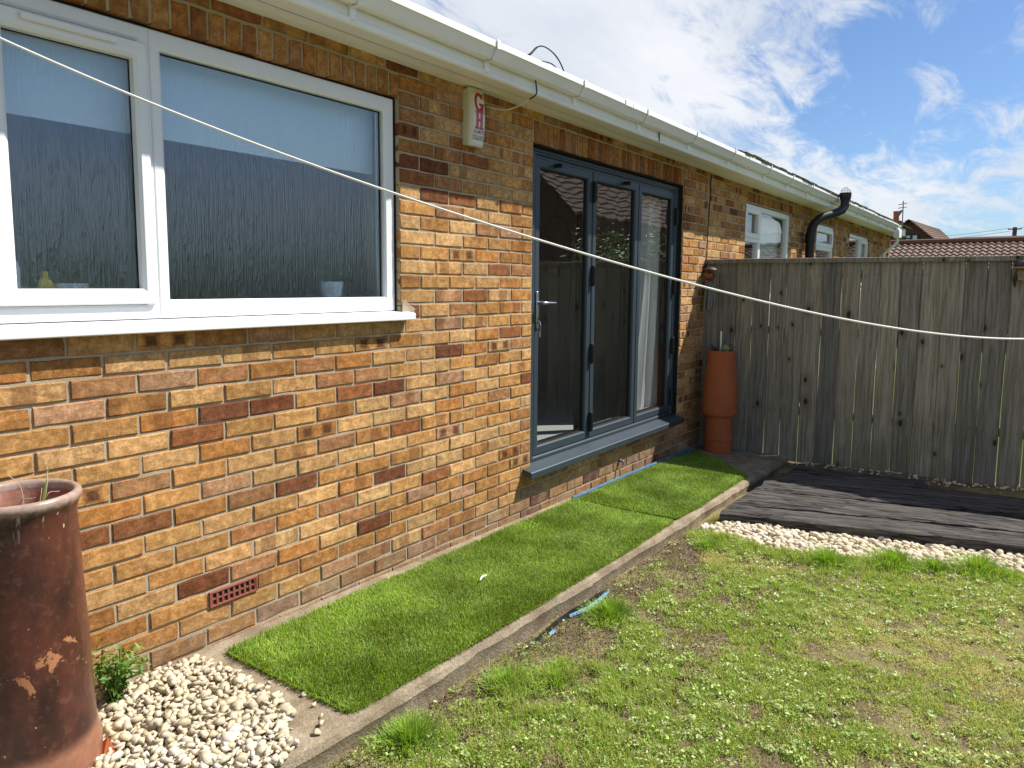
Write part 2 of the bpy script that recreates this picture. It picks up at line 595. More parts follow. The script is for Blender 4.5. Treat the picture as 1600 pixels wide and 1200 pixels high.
def glass_mat(name, ior=1.75, streak=False, tint=(0.86, 0.9, 0.9), wob=0.0):
    m, t, out = mat_new(name)
    p = pos(t)
    nrm = None
    if streak:
        n1 = t.noise(t.map(p, (1, 1, 0.030)), 150, 3, 0.6)
        n2 = t.noise(t.map(p, (1, 1, 0.30)), 60, 4, 0.6)
        h = t.math('ADD', t.math('MULTIPLY', n1, 0.9), t.math('MULTIPLY', t.ramp(n2, 0.5, 0.8), 0.22))
        nrm = t.bump(h, 0.42, 0.010)
    elif wob:
        nrm = t.bump(t.noise(p, 4.0, 1, 0.4), wob, 0.02)
    fr = t.n.new('ShaderNodeFresnel')
    bf = t.new('ShaderNodeNewGeometry').outputs['Backfacing']
    t.l.new(t.math('ADD', ior, t.math('MULTIPLY', bf, 1.0 / ior - ior)), fr.inputs[0])
    g = t.n.new('ShaderNodeBsdfGlossy')
    g.inputs['Roughness'].default_value = 0.17 if streak else 0.0
    g.inputs['Color'].default_value = (0.80, 0.92, 1.0, 1) if streak else (0.95, 0.98, 1.0, 1)
    if nrm is not None:
        t.l.new(nrm, g.inputs['Normal'])
    if streak:
        tr = t.n.new('ShaderNodeBsdfRefraction')
        tr.inputs['IOR'].default_value = 1.04
        tr.inputs['Roughness'].default_value = 0.30
        t.l.new(nrm, tr.inputs['Normal'])
        tp = t.n.new('ShaderNodeBsdfTransparent')
        tp.inputs['Color'].default_value = (*tint, 1)
        m3 = t.n.new('ShaderNodeMixShader')
        m3.inputs[0].default_value = 0.03
    else:
        tr = t.n.new('ShaderNodeBsdfTransparent')
    tr.inputs['Color'].default_value = (*tint, 1)
    if streak:
        t.l.new(tr.outputs[0], m3.inputs[1])
        t.l.new(tp.outputs[0], m3.inputs[2])
        tr = m3
    mx = t.n.new('ShaderNodeMixShader')
    t.l.new(fr.outputs[0], mx.inputs[0])
    t.l.new(tr.outputs[0], mx.inputs[1])
    t.l.new(g.outputs[0], mx.inputs[2])
    res_ = mx.outputs[0]
    if streak:      # pressed pattern scatters a little light
        df = t.n.new('ShaderNodeBsdfDiffuse')
        df.inputs[0].default_value = (0.62, 0.70, 0.80, 1)
        t.l.new(nrm, df.inputs['Normal'])
        m2 = t.n.new('ShaderNodeMixShader')
        t.l.new(t.math('MULTIPLY', t.ramp(h, 0.55, 0.95), 0.11), m2.inputs[0])
        t.l.new(res_, m2.inputs[1])
        t.l.new(df.outputs[0], m2.inputs[2])
        res_ = m2.outputs[0]
    t.l.new(res_, out.inputs[0])
    return m


M_GLASS = glass_mat('clear_double_glazing', 2.5, False, (0.80, 0.84, 0.84), 0.05)
M_OBSC = glass_mat('rain_patterned_glass', 2.4, True, (0.78, 0.88, 0.95))

# weathered fence timber
m, t, out = mat_new('weathered_timber')
oi = t.n.new('ShaderNodeObjectInfo')
p = pos(t)
off = t.new('ShaderNodeCombineXYZ', in_0=0.0, in_1=t.math('MULTIPLY', oi.outputs['Random'], 37.0), in_2=t.math('MULTIPLY', oi.outputs['Random'], 91.0)).outputs[0]
pp = t.new('ShaderNodeVectorMath', operation='ADD', in_0=p, in_1=off).outputs[0]
warp = t.noise(t.map(pp, (4, 4, 1.6)), 1.5, 2, 0.5, 0, 1)
pw = t.new('ShaderNodeVectorMath', operation='ADD', in_0=pp, in_1=t.new('ShaderNodeVectorMath', operation='SCALE', in_0=warp, in_Scale=0.035).outputs[0]).outputs[0]
grain = t.noise(t.map(pw, (30, 30, 0.9)), 2.2, 5, 0.65)
fine = t.noise(t.map(pp, (60, 60, 1.6)), 5, 3, 0.6)
c = t.mix(t.ramp(grain, 0.28, 0.72), (0.150, 0.138, 0.112), (0.345, 0.322, 0.275))
c = t.mix(t.math('MULTIPLY', t.ramp(fine, 0.5, 0.75), 0.22), c, (0.08, 0.065, 0.05))
tone = t.mix(oi.outputs['Random'], (0.62, 0.63, 0.66), (1.26, 1.20, 1.08))
c = t.mix(1.0, c, tone, 'MULTIPLY')
vor = t.n.new('ShaderNodeTexVoronoi')
vor.voronoi_dimensions = '2D'
vor.inputs['Scale'].default_value = 1.0
spp = t.new('ShaderNodeSeparateXYZ', in_0=pp)
t.l.new(t.new('ShaderNodeCombineXYZ', in_0=t.math('MULTIPLY', spp.outputs[1], 6.4), in_1=t.math('MULTIPLY', spp.outputs[2], 3.6)).outputs[0], vor.inputs['Vector'])
gate = t.math('GREATER_THAN', t.new('ShaderNodeSeparateColor', in_0=vor.outputs['Color']).outputs[0], 0.76)
kd = t.math('ADD', vor.outputs['Distance'], t.math('SUBTRACT', 1.0, gate))
ksz = t.math('ADD', 0.55, t.new('ShaderNodeSeparateColor', in_0=vor.outputs['Color']).outputs[1])
kd = t.math('DIVIDE', t.math('ADD', kd, t.math('MULTIPLY', t.math('SUBTRACT', t.noise(pp, 22, 3), 0.5), 0.09)), ksz)
knot = t.math('SUBTRACT', 1.0, t.ramp(kd, 0.045, 0.10))
kring = t.math('MULTIPLY', t.math('SUBTRACT', 1.0, t.ramp(kd, 0.10, 0.28)), 0.35)
c = t.mix(kring, c, (0.085, 0.065, 0.045))
c = t.mix(t.math('MULTIPLY', knot, 0.9), c, (0.028, 0.020, 0.015))
sz = t.new('ShaderNodeSeparateXYZ', in_0=p).outputs[2]
alg = t.math('MULTIPLY', t.math('SUBTRACT', 1.0, t.ramp(sz, -0.05, 0.9)), t.ramp(t.noise(p, 3.3, 4), 0.3, 0.7))
c = t.mix(t.math('MULTIPLY', alg, 0.45), c, (0.085, 0.095, 0.04))
h = t.math('ADD', grain, t.math('SUBTRACT', t.math('MULTIPLY', fine, 0.5), knot))
bsdf(t, out, c, 0.9, 0.12, t.bump(h, 0.5, 0.004))
M_FENCE = m

# tarred sleeper timber
m, t, out = mat_new('sleeper_timber')
oi = t.n.new('ShaderNodeObjectInfo')
p = pos(t)
off = t.new('ShaderNodeCombineXYZ', in_0=t.math('MULTIPLY', oi.outputs['Random'], 13.0), in_1=t.math('MULTIPLY', oi.outputs['Random'], 7.0), in_2=0.0).outputs[0]
pp = t.new('ShaderNodeVectorMath', operation='ADD', in_0=p, in_1=off).outputs[0]
rot = t.map(pp, (1, 1, 1), rot=(0, 0, -0.26))
g1 = t.noise(t.map(rot, (34, 2.0, 30)), 1.6, 6, 0.7, 0.6)
g2 = t.noise(t.map(rot, (90, 3.0, 60)), 1.8, 4, 0.65)
crack = t.math('SUBTRACT', 1.0, t.ramp(t.math('ABSOLUTE', t.math('SUBTRACT', t.noise(t.map(rot, (9, 0.7, 9)), 1.3, 3, 0.6), 0.5)), 0.0, 0.022))
c = t.mix(t.ramp(g1, 0.3, 0.75), (0.026, 0.023, 0.022), (0.150, 0.134, 0.122))
c = t.mix(t.math('MULTIPLY', t.ramp(g2, 0.55, 0.8), 0.4), c, (0.25, 0.22, 0.19))
c = t.mix(t.math('MULTIPLY', crack, 0.8), c, (0.012, 0.010, 0.010))
c = t.mix(1.0, c, t.mix(oi.outputs['Random'], (0.75, 0.78, 0.85), (1.0, 0.98, 0.95)), 'MULTIPLY')
h = t.math('ADD', t.math('MULTIPLY', g1, 0.8), t.math('SUBTRACT', t.math('MULTIPLY', g2, 0.5), t.math('MULTIPLY', crack, 1.2)))
bsdf(t, out, c, 0.85, 0.2, t.bump(h, 0.9, 0.012))
M_SLEEPER = m

# old concrete
m, t, out = mat_new('old_concrete')
p = pos(t)
n1, n2, n3 = t.noise(p, 7, 6, 0.65), t.noise(p, 95, 4, 0.7), t.noise(p, 2.2, 4)
c = t.mix(t.ramp(n1, 0.3, 0.7), (0.20, 0.155, 0.10), (0.37, 0.31, 0.225))
c = t.mix(t.math('MULTIPLY', t.ramp(n3, 0.45, 0.7), 0.4), c, (0.16, 0.125, 0.085))
c = t.mix(1.0, c, t.mix(n2, (0.38, 0.38, 0.38), (1.55, 1.52, 1.5)), 'MULTIPLY')
bsdf(t, out, c, 0.95, 0.1, t.bump(t.math('ADD', n2, n1), 0.9, 0.008))
M_CONC = m

# soil and thatch under the lawn
m, t, out = mat_new('lawn_soil')
p = pos(t)
n1, n2, n3 = t.noise(p, 3.0, 5, 0.6), t.noise(p, 60, 5, 0.75), t.noise(p, 180, 3, 0.7)
c = t.mix(t.ramp(n2, 0.3, 0.7), (0.10, 0.070, 0.045), (0.29, 0.215, 0.145))
c = t.mix(t.ramp(n1, 0.42, 0.62), c, t.mix(n2, (0.20, 0.185, 0.075), (0.44, 0.38, 0.19)))
c = t.mix(1.0, c, t.mix(n3, (0.5, 0.5, 0.5), (1.5, 1.5, 1.45)), 'MULTIPLY')
bsdf(t, out, c, 0.98, 0.05, t.bump(t.math('ADD', n2, n3), 1.0, 0.014))
M_SOIL = m

M_FARGND = mat_plain('far_grass', (0.075, 0.105, 0.03), 0.95, 0.05, 0.4, 2.5, 0.5, dirt=(0.13, 0.11, 0.06), dirt_amt=0.5)


def leaf_mat(name, transl=0.35, rough=0.55, spec=0.25, gain=1.0):
    m, t, out = mat_new(name)
    a = t.new('ShaderNodeAttribute', attribute_name='col').outputs['Color']
    b = t.n.new('ShaderNodeBsdfPrincipled')
    t.l.new(a, b.inputs['Base Color'])
    b.inputs['Roughness'].default_value = rough
    b.inputs['Specular IOR Level'].default_value = spec
    tr = t.n.new('ShaderNodeBsdfTranslucent')
    t.l.new(t.mix(1.0, a, (1.25, 1.3, 0.6), 'MULTIPLY'), tr.inputs[0])
    mx = t.n.new('ShaderNodeMixShader')
    mx.inputs[0].default_value = transl
    t.l.new(b.outputs[0], mx.inputs[1])
    t.l.new(tr.outputs[0], mx.inputs[2])
    t.l.new(mx.outputs[0], out.inputs[0])
    return m


M_GRASS = leaf_mat('grass_blade', 0.35)
M_TURF = leaf_mat('plastic_grass_blade', 0.38, 0.45, 0.3)
M_LEAF = leaf_mat('leaf', 0.3, 0.45, 0.4)

# pale limestone chips
m, t, out = mat_new('limestone_chip')
oi = t.n.new('ShaderNodeObjectInfo')
at = t.new('ShaderNodeAttribute', attribute_name='col').outputs['Color']
p = pos(t)
n1, n2 = t.noise(p, 45, 4, 0.6), t.noise(p, 300, 3, 0.6)
c = t.mix(oi.outputs['Random'], (0.50, 0.415, 0.27), (0.68, 0.63, 0.52))
c = t.mix(1.0, c, at, 'MULTIPLY')
c = t.mix(t.math('MULTIPLY', t.ramp(n1, 0.52, 0.72), 0.4), c, (0.42, 0.33, 0.19))
c = t.mix(1.0, c, t.mix(n2, (0.8, 0.8, 0.8), (1.15, 1.15, 1.15)), 'MULTIPLY')
bsdf(t, out, c, 0.85, 0.2, t.bump(n2, 0.3, 0.003))
M_CHIP = m

# glazed old chimney pot
m, t, out = mat_new('salt_glazed_pot')
p = pos(t)
n1 = t.noise(t.map(p, (1, 1, 0.5)), 5.5, 5, 0.6)
n2 = t.noise(p, 40, 4, 0.65)
wear = t.ramp(t.math('ADD', t.noise(p, 13, 6, 0.7, 0.8), t.math('ADD', t.math('MULTIPLY', t.noise(p, 2.6, 2), 0.45), t.math('MULTIPLY', t.math('SUBTRACT', 1.0, t.ramp(t.math('ABSOLUTE', t.math('SUBTRACT', t.new('ShaderNodeSeparateXYZ', in_0=p).outputs[2], 0.40)), 0.0, 0.22)), 0.20))), 0.985, 1.01)
c = t.mix(t.ramp(n1, 0.35, 0.65), (0.028, 0.012, 0.011), (0.100, 0.030, 0.020))
c = t.mix(t.math('MULTIPLY', t.ramp(n2, 0.5, 0.8), 0.35), c, (0.26, 0.12, 0.08))
c = t.mix(wear, c, (0.36, 0.15, 0.06))
nick = t.ramp(t.noise(t.map(p, (1, 1, 0.5), rot=(0.5, 0.3, 0)), 55, 2, 0.5), 0.73, 0.76)
c = t.mix(t.math('MULTIPLY', nick, 0.7), c, (0.6, 0.5, 0.4))
sz = t.new('ShaderNodeSeparateXYZ', in_0=p).outputs[2]
sx_, sy_, _sz = t.new('ShaderNodeSeparateXYZ', in_0=p).outputs
ang = t.math('ARCTAN2', t.math('SUBTRACT', sy_, -.280), t.math('SUBTRACT', sx_, -.256))
wig = t.math('MULTIPLY', t.math('SUBTRACT', t.noise(t.map(p, (.2, .2, 1)), 7, 4, 0.6), 0.5), 0.5)
crack = t.math('SUBTRACT', 1.0, t.ramp(t.math('ABSOLUTE', t.math('SUBTRACT', t.math('ADD', ang, wig), -0.95)), 0.004, 0.016))
crack = t.math('MULTIPLY', crack, t.math('SUBTRACT', 1.0, t.ramp(sz, 0.45, 0.60)))
c = t.mix(t.math('MULTIPLY', crack, 0.85), c, (0.015, 0.008, 0.007))
redside = t.ramp(t.math('ADD', ang, t.math('MULTIPLY', n1, 0.8)), -0.85, -0.15)
c = t.mix(t.math('MULTIPLY', redside, 0.40), c, (0.20, 0.070, 0.045))
drip = t.math('MULTIPLY', t.ramp(t.noise(t.map(p, (1, 1, .12)), 42, 3, 0.6), 0.60, 0.72), t.ramp(t.math('ADD', sz, t.math('MULTIPLY', n2, 0.10)), 0.78, 0.84))
c = t.mix(t.math('MULTIPLY', drip, 0.6), c, (0.52, 0.44, 0.38))
base_w = t.math('SUBTRACT', 1.0, t.ramp(t.math('ADD', sz, t.math('MULTIPLY', n1, 0.06)), 0.12, 0.17))
c = t.mix(t.math('MULTIPLY', base_w, 0.85), c, t.mix(n2, (0.20, 0.075, 0.045), (0.36, 0.17, 0.10)))
rim_w = t.ramp(t.math('ADD', sz, t.math('MULTIPLY', n2, 0.03)), 0.828, 0.850)
c = t.mix(t.math('MULTIPLY', rim_w, 0.85), c, t.mix(n2, (0.20, 0.11, 0.08), (0.56, 0.44, 0.36)))
rg = t.mix(wear, (0.34, 0.34, 0.34), (0.85, 0.85, 0.85))
bsdf(t, out, c, t.math('ADD', t.math('MULTIPLY', wear, 0.45), t.math('ADD', 0.22, t.math('MULTIPLY', n2, 0.16))), 0.5, t.bump(t.math('ADD', t.math('MULTIPLY', n2, 0.4), t.math('MULTIPLY', wear, -0.7)), 0.4, 0.004))
M_POT = m
M_POTIN = mat_plain('raw_clay_inside', (0.34, 0.13, 0.085), 0.85, 0.15, 0.2, 20, 0.2, dirt=(0.58, 0.48, 0.42), dirt_amt=0.8)


# ------------------------------------------------------------------ levels
def gz(x):                      # concrete path falls gently away
    return -0.0165 * max(x, -1.0)


def lz(x, y):                   # lawn level
    x, y = np.asarray(x, float), np.asarray(y, float)
    base = -0.098 - 0.006 * x
    rise = np.clip((x - 4.2) / 1.0, 0, 1) * np.clip((-y - 0.9) / 1.7, 0, 1) * 0.055
    dip = -0.022 * np.clip((y + 1.02) / .12, 0, 1) * (x > .55)
    return base + dip + rise + (fbm(x, y, 2.2, 5) - 0.5) * 0.035 + (fbm(x, y, 14, 9) - 0.5) * 0.014


# ================================================================== GROUND
o = MB().add([(-400, -400, -0.20), (700, -400, -0.20), (700, 400, -0.20), (-400, 400, -0.20)], [(0, 1, 2, 3)]).build('ground', M_FARGND)
structure(o, 'green garden ground reaching to the horizon beyond the fence')

nx, ny = 260, 260
gx = np.linspace(-4.5, 5.72, nx)
gy = np.linspace(-9.0, -0.80, ny)
X, Y = np.meshgrid(gx, gy, indexing='ij')
Z = lz(X, Y)
V = np.stack([X, Y, Z], -1).reshape(-1, 3)
idx = (np.arange(nx - 1)[:, None] * ny + np.arange(ny - 1)[None, :]).reshape(-1, 1)
F = idx + np.array([0, ny, ny + 1, 1])
o = link('lawn', arr_mesh('lawn', V, F, M_SOIL, None, True))
structure(o, 'patchy lawn soil and thatch in front of the house')

# concrete path along the wall, with a crumbling outer edge
CE = -0.845
mb = MB()
xs = np.linspace(-1.6, 5.6, 180)
rows = []
for i, x in enumerate(xs):
    e = CE + (fbm([x], [0], 3, 21)[0] - 0.5) * 0.03 + (fbm([x], [3], 25, 22)[0] - 0.5) * 0.02
    z = gz(x)
    d = (fbm([x], [5], 9, 23)[0] - 0.5) * 0.012
    rows.append([(x, 0.02, z), (x, -0.3, z + d * .4), (x, -0.6, z - d * .3), (x, e + 0.03, z + d * .5), (x, e + 0.006, z - 0.008 + d), (x, e - 0.006, z - 0.03), (x, e + 0.004, z - 0.07 + d), (x, e, z - 0.16)])
k = len(rows[0])
vs = [p_ for r in rows for p_ in r]
fs = [(i * k + j, i * k + j + 1, (i + 1) * k + j + 1, (i + 1) * k + j) for i in range(len(xs) - 1) for j in range(k - 1)]
mb.add(vs, fs)
o = mb.build('concrete_path', M_CONC, None, 30)
structure(o, 'rough old concrete path along the foot of the brick wall')

# ================================================================== BUNGALOW
HOUSE = thing('bungalow', 'brick bungalow with white kitchen window, grey bifold doors and white gutter', 'house', (0, 0, 0))
ZT = 2.52                       # soffit
WIN = (-0.26, 1.545, 1.30, 2.355)
DOOR = (2.70, 5.03, 0.225, 2.325)

# wall core (mortar face 7 mm behind the bricks)
mb = MB()
MY0, MY1 = 0.0050, 0.27
def wallbox(x0, x1, z0, z1):
    mb.box(x0, x1, MY0, MY1, z0, z1)
wallbox(-3.0, WIN[0], -0.2, ZT + .1)
wallbox(WIN[0], WIN[1], -0.2, WIN[2])
wallbox(WIN[0], WIN[1], WIN[3] + .01, ZT + .1)
wallbox(WIN[1], DOOR[0], -0.2, ZT + .1)
wallbox(DOOR[0], DOOR[1], -0.2, DOOR[2])
wallbox(DOOR[0], DOOR[1], DOOR[3] + .01, ZT + .1)
wallbox(DOOR[1], 5.62, -0.2, ZT + .1)
WALL = mb.build('wall', M_MORTAR, HOUSE)

PAL = [((0.60, 0.385, 0.185), 0.31), ((0.55, 0.320, 0.130), 0.25), ((0.46, 0.235, 0.085), 0.17), ((0.42, 0.225, 0.112), 0.12),
       ((0.49, 0.295, 0.180), 0.07), ((0.32, 0.138, 0.062), 0.05), ((0.215, 0.090, 0.048), 0.03)]


def brick_colour():
    r = random.random()
    for c, wgt in PAL:
        r -= wgt
        if r <= 0:
            break
    k = random.uniform(0.86, 1.14)
    hue = random.uniform(-0.05, 0.05)
    q = random.random()
    flag = random.uniform(0.68, 1.0) if q < 0.07 else (random.uniform(0.34, 0.65) if q < 0.20 else 0.1)
    if c[0] < 0.25:
        flag = 0.1
    return (min(1, c[0] * k * (1 + hue)), c[1] * k, c[2] * k * (1 - hue), flag)


def brick_shape(wd, ht, rnd, dep=0.045, by=0.0):
    """front face towards -y, uneven arrises; origin at the front centre"""
    hw, hh = wd / 2, ht / 2
    per = []
    nxs = 4 if wd > 0.12 else 2
    for i in range(nxs):
        per.append((-hw + wd * i / nxs, -hh))
    for i in range(2):
        per.append((hw, -hh + ht * i / 2))
    for i in range(nxs):
        per.append((hw - wd * i / nxs, hh))
    for i in range(2):
        per.append((-hw, hh - ht * i / 2))
    n = len(per)
    j = lambda s: rnd.uniform(-s, s)
    outer = [(x + j(.0026), 0.0036, z + j(.0026)) for x, z in per]
    if rnd.random() < 0.3:
        q = rnd.randrange(n)
        outer[q] = (outer[q][0] * 0.95, 0.009, outer[q][2] * 0.88)
    inner = [(x * (1 - .007 / wd) if abs(x) == hw else x + j(.0016), j(.0011), z * (1 - .009 / ht) + j(.0008)) for x, _, z in [(p_[0], 0, p_[1]) for p_ in per]]
    back = [(x, dep, z) for x, z in per]
    vs = inner + outer + back + [(0, j(.0012), 0)]
    fs = []
    for i in range(n):
        k2 = (i + 1) % n
        fs.append((i, k2, 3 * n))
        fs.append((n + i, n + k2, k2, i))
        fs.append((2 * n + i, 2 * n + k2, n + k2, n + i))
    tl = rnd.uniform(-.0018, .0018)
    vs = [(x, y + by + x * tl * 6 if y < 0.02 else y, z) for x, y, z in vs]
    uv = [(x / hw, z / hh, 0) for x, y, z in vs]
    return vs, fs, uv


BR_CACHE = {}


def brick_mesh(wd, ht):
    key = (round(wd, 3), round(ht, 3))
    lst = BR_CACHE.setdefault(key, [])
    lim = 14 if abs(wd - .214) < .003 else 3
    if len(lst) < lim:
        vs, fs, uv = brick_shape(wd, ht, random, by=random.uniform(-.0018, .0018))
        b = MB().add(vs, fs)
        me = b.mesh('brick', M_BRICK)
        a = me.attributes.new('buv', 'FLOAT_VECTOR', 'POINT')
        a.data.foreach_set('vector', np.array(uv, dtype=np.float32).ravel())
        lst.append(me)
        return me
    return random.choice(lst)


def emit_bricks(specs, parent, keep, origin_key):
    """specs: (x0,x1,z0,z1); the `keep` best are objects, the rest one stuff part"""
    specs = sorted(specs, key=origin_key)
    for (x0, x1, z0, z1, colr) in specs[:keep]:
        o_ = bpy.data.objects.new('brick', brick_mesh(x1 - x0, z1 - z0))
        COL.objects.link(o_)
        o_.location = ((x0 + x1) / 2 + random.uniform(-.0008, .0008), random.uniform(-.0012, .0012), (z0 + z1) / 2)
        o_.color = colr
        attach(o_, parent)
    rest = specs[keep:]
    if rest:
        b, UV = MB(), []
        for (x0, x1, z0, z1, colr) in rest:
            vs, fs, uv = brick_shape(x1 - x0, z1 - z0, random, by=random.uniform(-.002, .002))
            cx_, cz_ = (x0 + x1) / 2, (z0 + z1) / 2
            b.add([(x + cx_, y, z + cz_) for x, y, z in vs], fs, 0, colr)
            UV += uv
        o_ = b.build('brickwork', M_BRICKJ, parent)
        a = o_.data.attributes.new('buv', 'FLOAT_VECTOR', 'POINT')
        a.data.foreach_set('vector', np.array(UV, dtype=np.float32).ravel())
        o_['kind'] = 'stuff'


HB, CH, J = 0.1125, 0.075, 0.0092


def course_bricks(xa, xb, zb, zt, even, out, grow=False):
    """stretcher course between xa and xb; joints on the half-brick grid"""
    n = math.ceil((xa + 0.05) / HB)
    if (n % 2 == 0) != even:
        n += 1
    js = [xa - J / 2]
    x = n * HB
    while x < xb - 0.055:
        js.append(x + random.uniform(-.003, .003))
        x += 2 * HB
    js.append(xb + J / 2)
    for a_, b_ in zip(js[:-1], js[1:]):
        if b_ - a_ > .03:
            out.append((a_ + J / 2, b_ - J / 2, zb, zt, brick_colour()))


specs = []
for ci in range(-17, 20):
    zb = 1.275 - (ci + 1) * CH + J / 2
    zt = 1.275 - ci * CH - J / 2
    if zb < -0.11:
        continue
    even = ci % 2 == 0
    zt = min(zt, ZT + 0.012)
    zm = (zb + zt) / 2
    segs = [(-1.1, 5.585)]
    def cut(segs, a_, b_):
        r = []
        for s0, s1 in segs:
            if b_ <= s0 or a_ >= s1:
                r.append((s0, s1))
            else:
                if a_ > s0:
                    r.append((s0, a_))
                if b_ < s1:
                    r.append((b_, s1))
        return r
    if 1.28 < zm < 2.475:
        segs = cut(segs, WIN[0], WIN[1])
    if 0.2 < zm < 2.475:
        segs = cut(segs, DOOR[0] - .005, DOOR[1])
    if ci == 14:
        segs = cut(segs, 0.458, 0.690)
    n0_ = len(specs)
    for s0, s1 in segs:
        course_bricks(s0, s1, zb, zt, even, specs)
    if ci >= 16:
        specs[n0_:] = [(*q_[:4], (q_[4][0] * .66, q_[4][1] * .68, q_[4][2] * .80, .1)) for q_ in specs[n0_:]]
# bricks on end over the two openings
for (xa, xb, z0, st) in ((WIN[0] - .05, 1.56, 2.362, 0.0715), (DOOR[0] + .005, 5.02, 2.332, 0.0725)):
    x = xa
    while x < xb - .03:
        wd = min(st, xb - x) - .009
        cc = brick_colour()
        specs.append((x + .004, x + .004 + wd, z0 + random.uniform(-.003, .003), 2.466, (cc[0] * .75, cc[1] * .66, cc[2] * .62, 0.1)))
        x += st
vis = lambda s: (0 if (s[1] > -0.25 and s[3] > -0.02) else 5) + math.hypot(s[0] + 1.0, 2.6) * 0.1 + (0.9 if s[2] > 2.45 else 0)
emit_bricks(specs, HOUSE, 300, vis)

# sealant and lime runs at window jamb
mb = MB()
mb.box(1.5315, 1.546, 0.030, 0.07, 1.31, 2.356)
mb.box(WIN[0], 1.5312, 0.035, 0.07, 2.3525, 2.362)
mb.build('sealant_joint', M_GASKET, HOUSE)
o = MB()
vs = [(1.552, -.004, 1.305), (1.63, -.004, 1.302), (1.645, -.004, 1.325), (1.60, -.006, 1.345), (1.575, -.008, 1.372), (1.553, -.005, 1.36)]
o.add(vs + [(x, y + .02, z) for x, y, z in vs], [(0, 1, 2, 3, 4, 5)] + [(i, i + 6, (i + 1) % 6 + 6, (i + 1) % 6) for i in range(6)])
o.build('mortar_patch', M_MORTAR, HOUSE)

# --- air brick
AB = MB()
ax0, ax1, az0, az1 = 0.466, 0.683, 0.152, 0.216
AB.box(ax0, ax1, 0.004, 0.03, az0, az1)
AB.box(ax0, ax1, -.006, 0.004, az1 - .008, az1, .001)
AB.box(ax0, ax1, -.006, 0.004, az0, az0 + .008, .001)
AB.box(ax0, ax0 + .009, -.006, 0.004, az0 + .0085, az1 - .0085, .001)
AB.box(ax1 - .009, ax1, -.006, 0.004, az0 + .0085, az1 - .0085, .001)
air = AB.build('air_brick', M_AIRBRK, HOUSE)
HL, GR = MB(), MB()
for i in range(8):
    for j in range(2):
        cx_ = ax0 + 0.022 + i * 0.0246
        cz_ = az0 + 0.0205 + j * 0.023
        HL.box(cx_ - .0072, cx_ + .0072, 0.0015, 0.006, cz_ - .0068, cz_ + .0068)
HL.build('vent_holes', M_BLACK, air)
for i in range(9):
    cx_ = ax0 + 0.0097 + i * 0.0246
    GR.box(cx_ - .0045, cx_ + .0045, -.004, 0.004, az0 + .0085, az1 - .0085)
for j in range(1):
    GR.box(ax0 + .0096, ax1 - .0095, -.0035, 0.0038, az0 + .0285, az0 + .0355)
GR.build('grille', M_AIRBRK, air)


# --- kitchen window
def frame_bars(mb, x0, x1, z0, z1, wl, wr, wb, wt, y0, y1, c=.004):
    """mitred frame: outer rect and bar widths"""
    o_ = [(x0, z0), (x1, z0), (x1, z1), (x0, z1)]
    i_ = [(x0 + wl, z0 + wb), (x1 - wr, z0 + wb), (x1 - wr, z1 - wt), (x0 + wl, z1 - wt)]
    cx_, cz_ = (x0 + x1) / 2, (z0 + z1) / 2
    def off(p_, d, sgn):
        return (p_[0] + (d if p_[0] < cx_ else -d) * sgn, p_[1] + (d if p_[1] < cz_ else -d) * sgn)
    rings = [[(x, y1, z) for x, z in o_], [(x, y0 + c, z) for x, z in o_], [(x, y0, z) for x, z in [off(p_, c, 1) for p_ in o_]],
             [(x, y0, z) for x, z in [off(p_, 2.2 * c, -1) for p_ in i_]], [(x, y0 + 1.8 * c, z) for x, z in i_], [(x, y1, z) for x, z in i_]]
    vs = [p_ for r in rings for p_ in r]
    fs = []
    for r in range(5):
        for i in range(4):
            k2 = (i + 1) % 4
            fs.append((r * 4 + i, r * 4 + k2, (r + 1) * 4 + k2, (r + 1) * 4 + i))
    fs += [(20 + i, 20 + (i + 1) % 4, (i + 1) % 4, i) for i in range(4)]
    mb.add(vs, fs)


mb = MB()
FY = 0.028
wx0, wx1, wz0, wz1 = -0.27, 1.531, 1.318, 2.352
MX0, MX1 = 0.300, 0.382         # mullion zone
mb2 = MB()
frame_bars(mb2, MX0 + .035, wx1, wz0, wz1, .042, .062, .068, .068, FY, FY + .07)
frame_bars(mb2, wx0, MX0 + .0345, wz0, wz1, .04, .042, .052, .052, FY, FY + .07)
WINDOW = mb2.build('kitchen_window', M_UPVC, HOUSE)
mb = MB()
frame_bars(mb, -0.185, 0.318, 1.372, 2.292, .062, .045, .055, .060, FY - .016, FY + .03, .005)
mb.build('opening_sash', M_UPVC, WINDOW)
mb = MB()
GY = FY + .026
mb.add([(-.13, GY, 1.42), (0.28, GY, 1.42), (0.28, GY, 2.24), (-.13, GY, 2.24)], [(0, 1, 2, 3)])
mb.build('obscured_pane', M_OBSC, WINDOW)
mb = MB()
mb.add([(.37, GY + .004, 1.378), (1.47, GY + .004, 1.378), (1.47, GY + .004, 2.29), (.37, GY + .004, 2.29)], [(0, 1, 2, 3)])
mb.build('obscured_pane', M_OBSC, WINDOW)
mb = MB()     # gasket lines
for (a0, a1, b0, b1) in ((-.124, .274, 1.426, 2.233), (.376, 1.461, 1.385, 2.281)):
    frame_bars(mb, a0, a1, b0, b1, .004, .004, .004, .004, GY - .004, GY + .003, .0008)
mb.build('glazing_gasket', M_GASKET, WINDOW)
mb = MB()     # trickle vent on the sash head
mb.box(-.075, .215, FY - .031, FY - .0165, 2.262, 2.284, .004)
mb.build('trickle_vent', M_UPVC, WINDOW)
mb = MB()     # sill
prof = [(0.06, 1.317), (-.045, 1.306), (-.052, 1.300), (-.052, 1.274), (-.047, 1.270), (-.040, 1.274), (-.036, 1.285), (0.0065, 1.290), (0.06, 1.29)]
mb.prism_x(prof, -.40, 1.598)
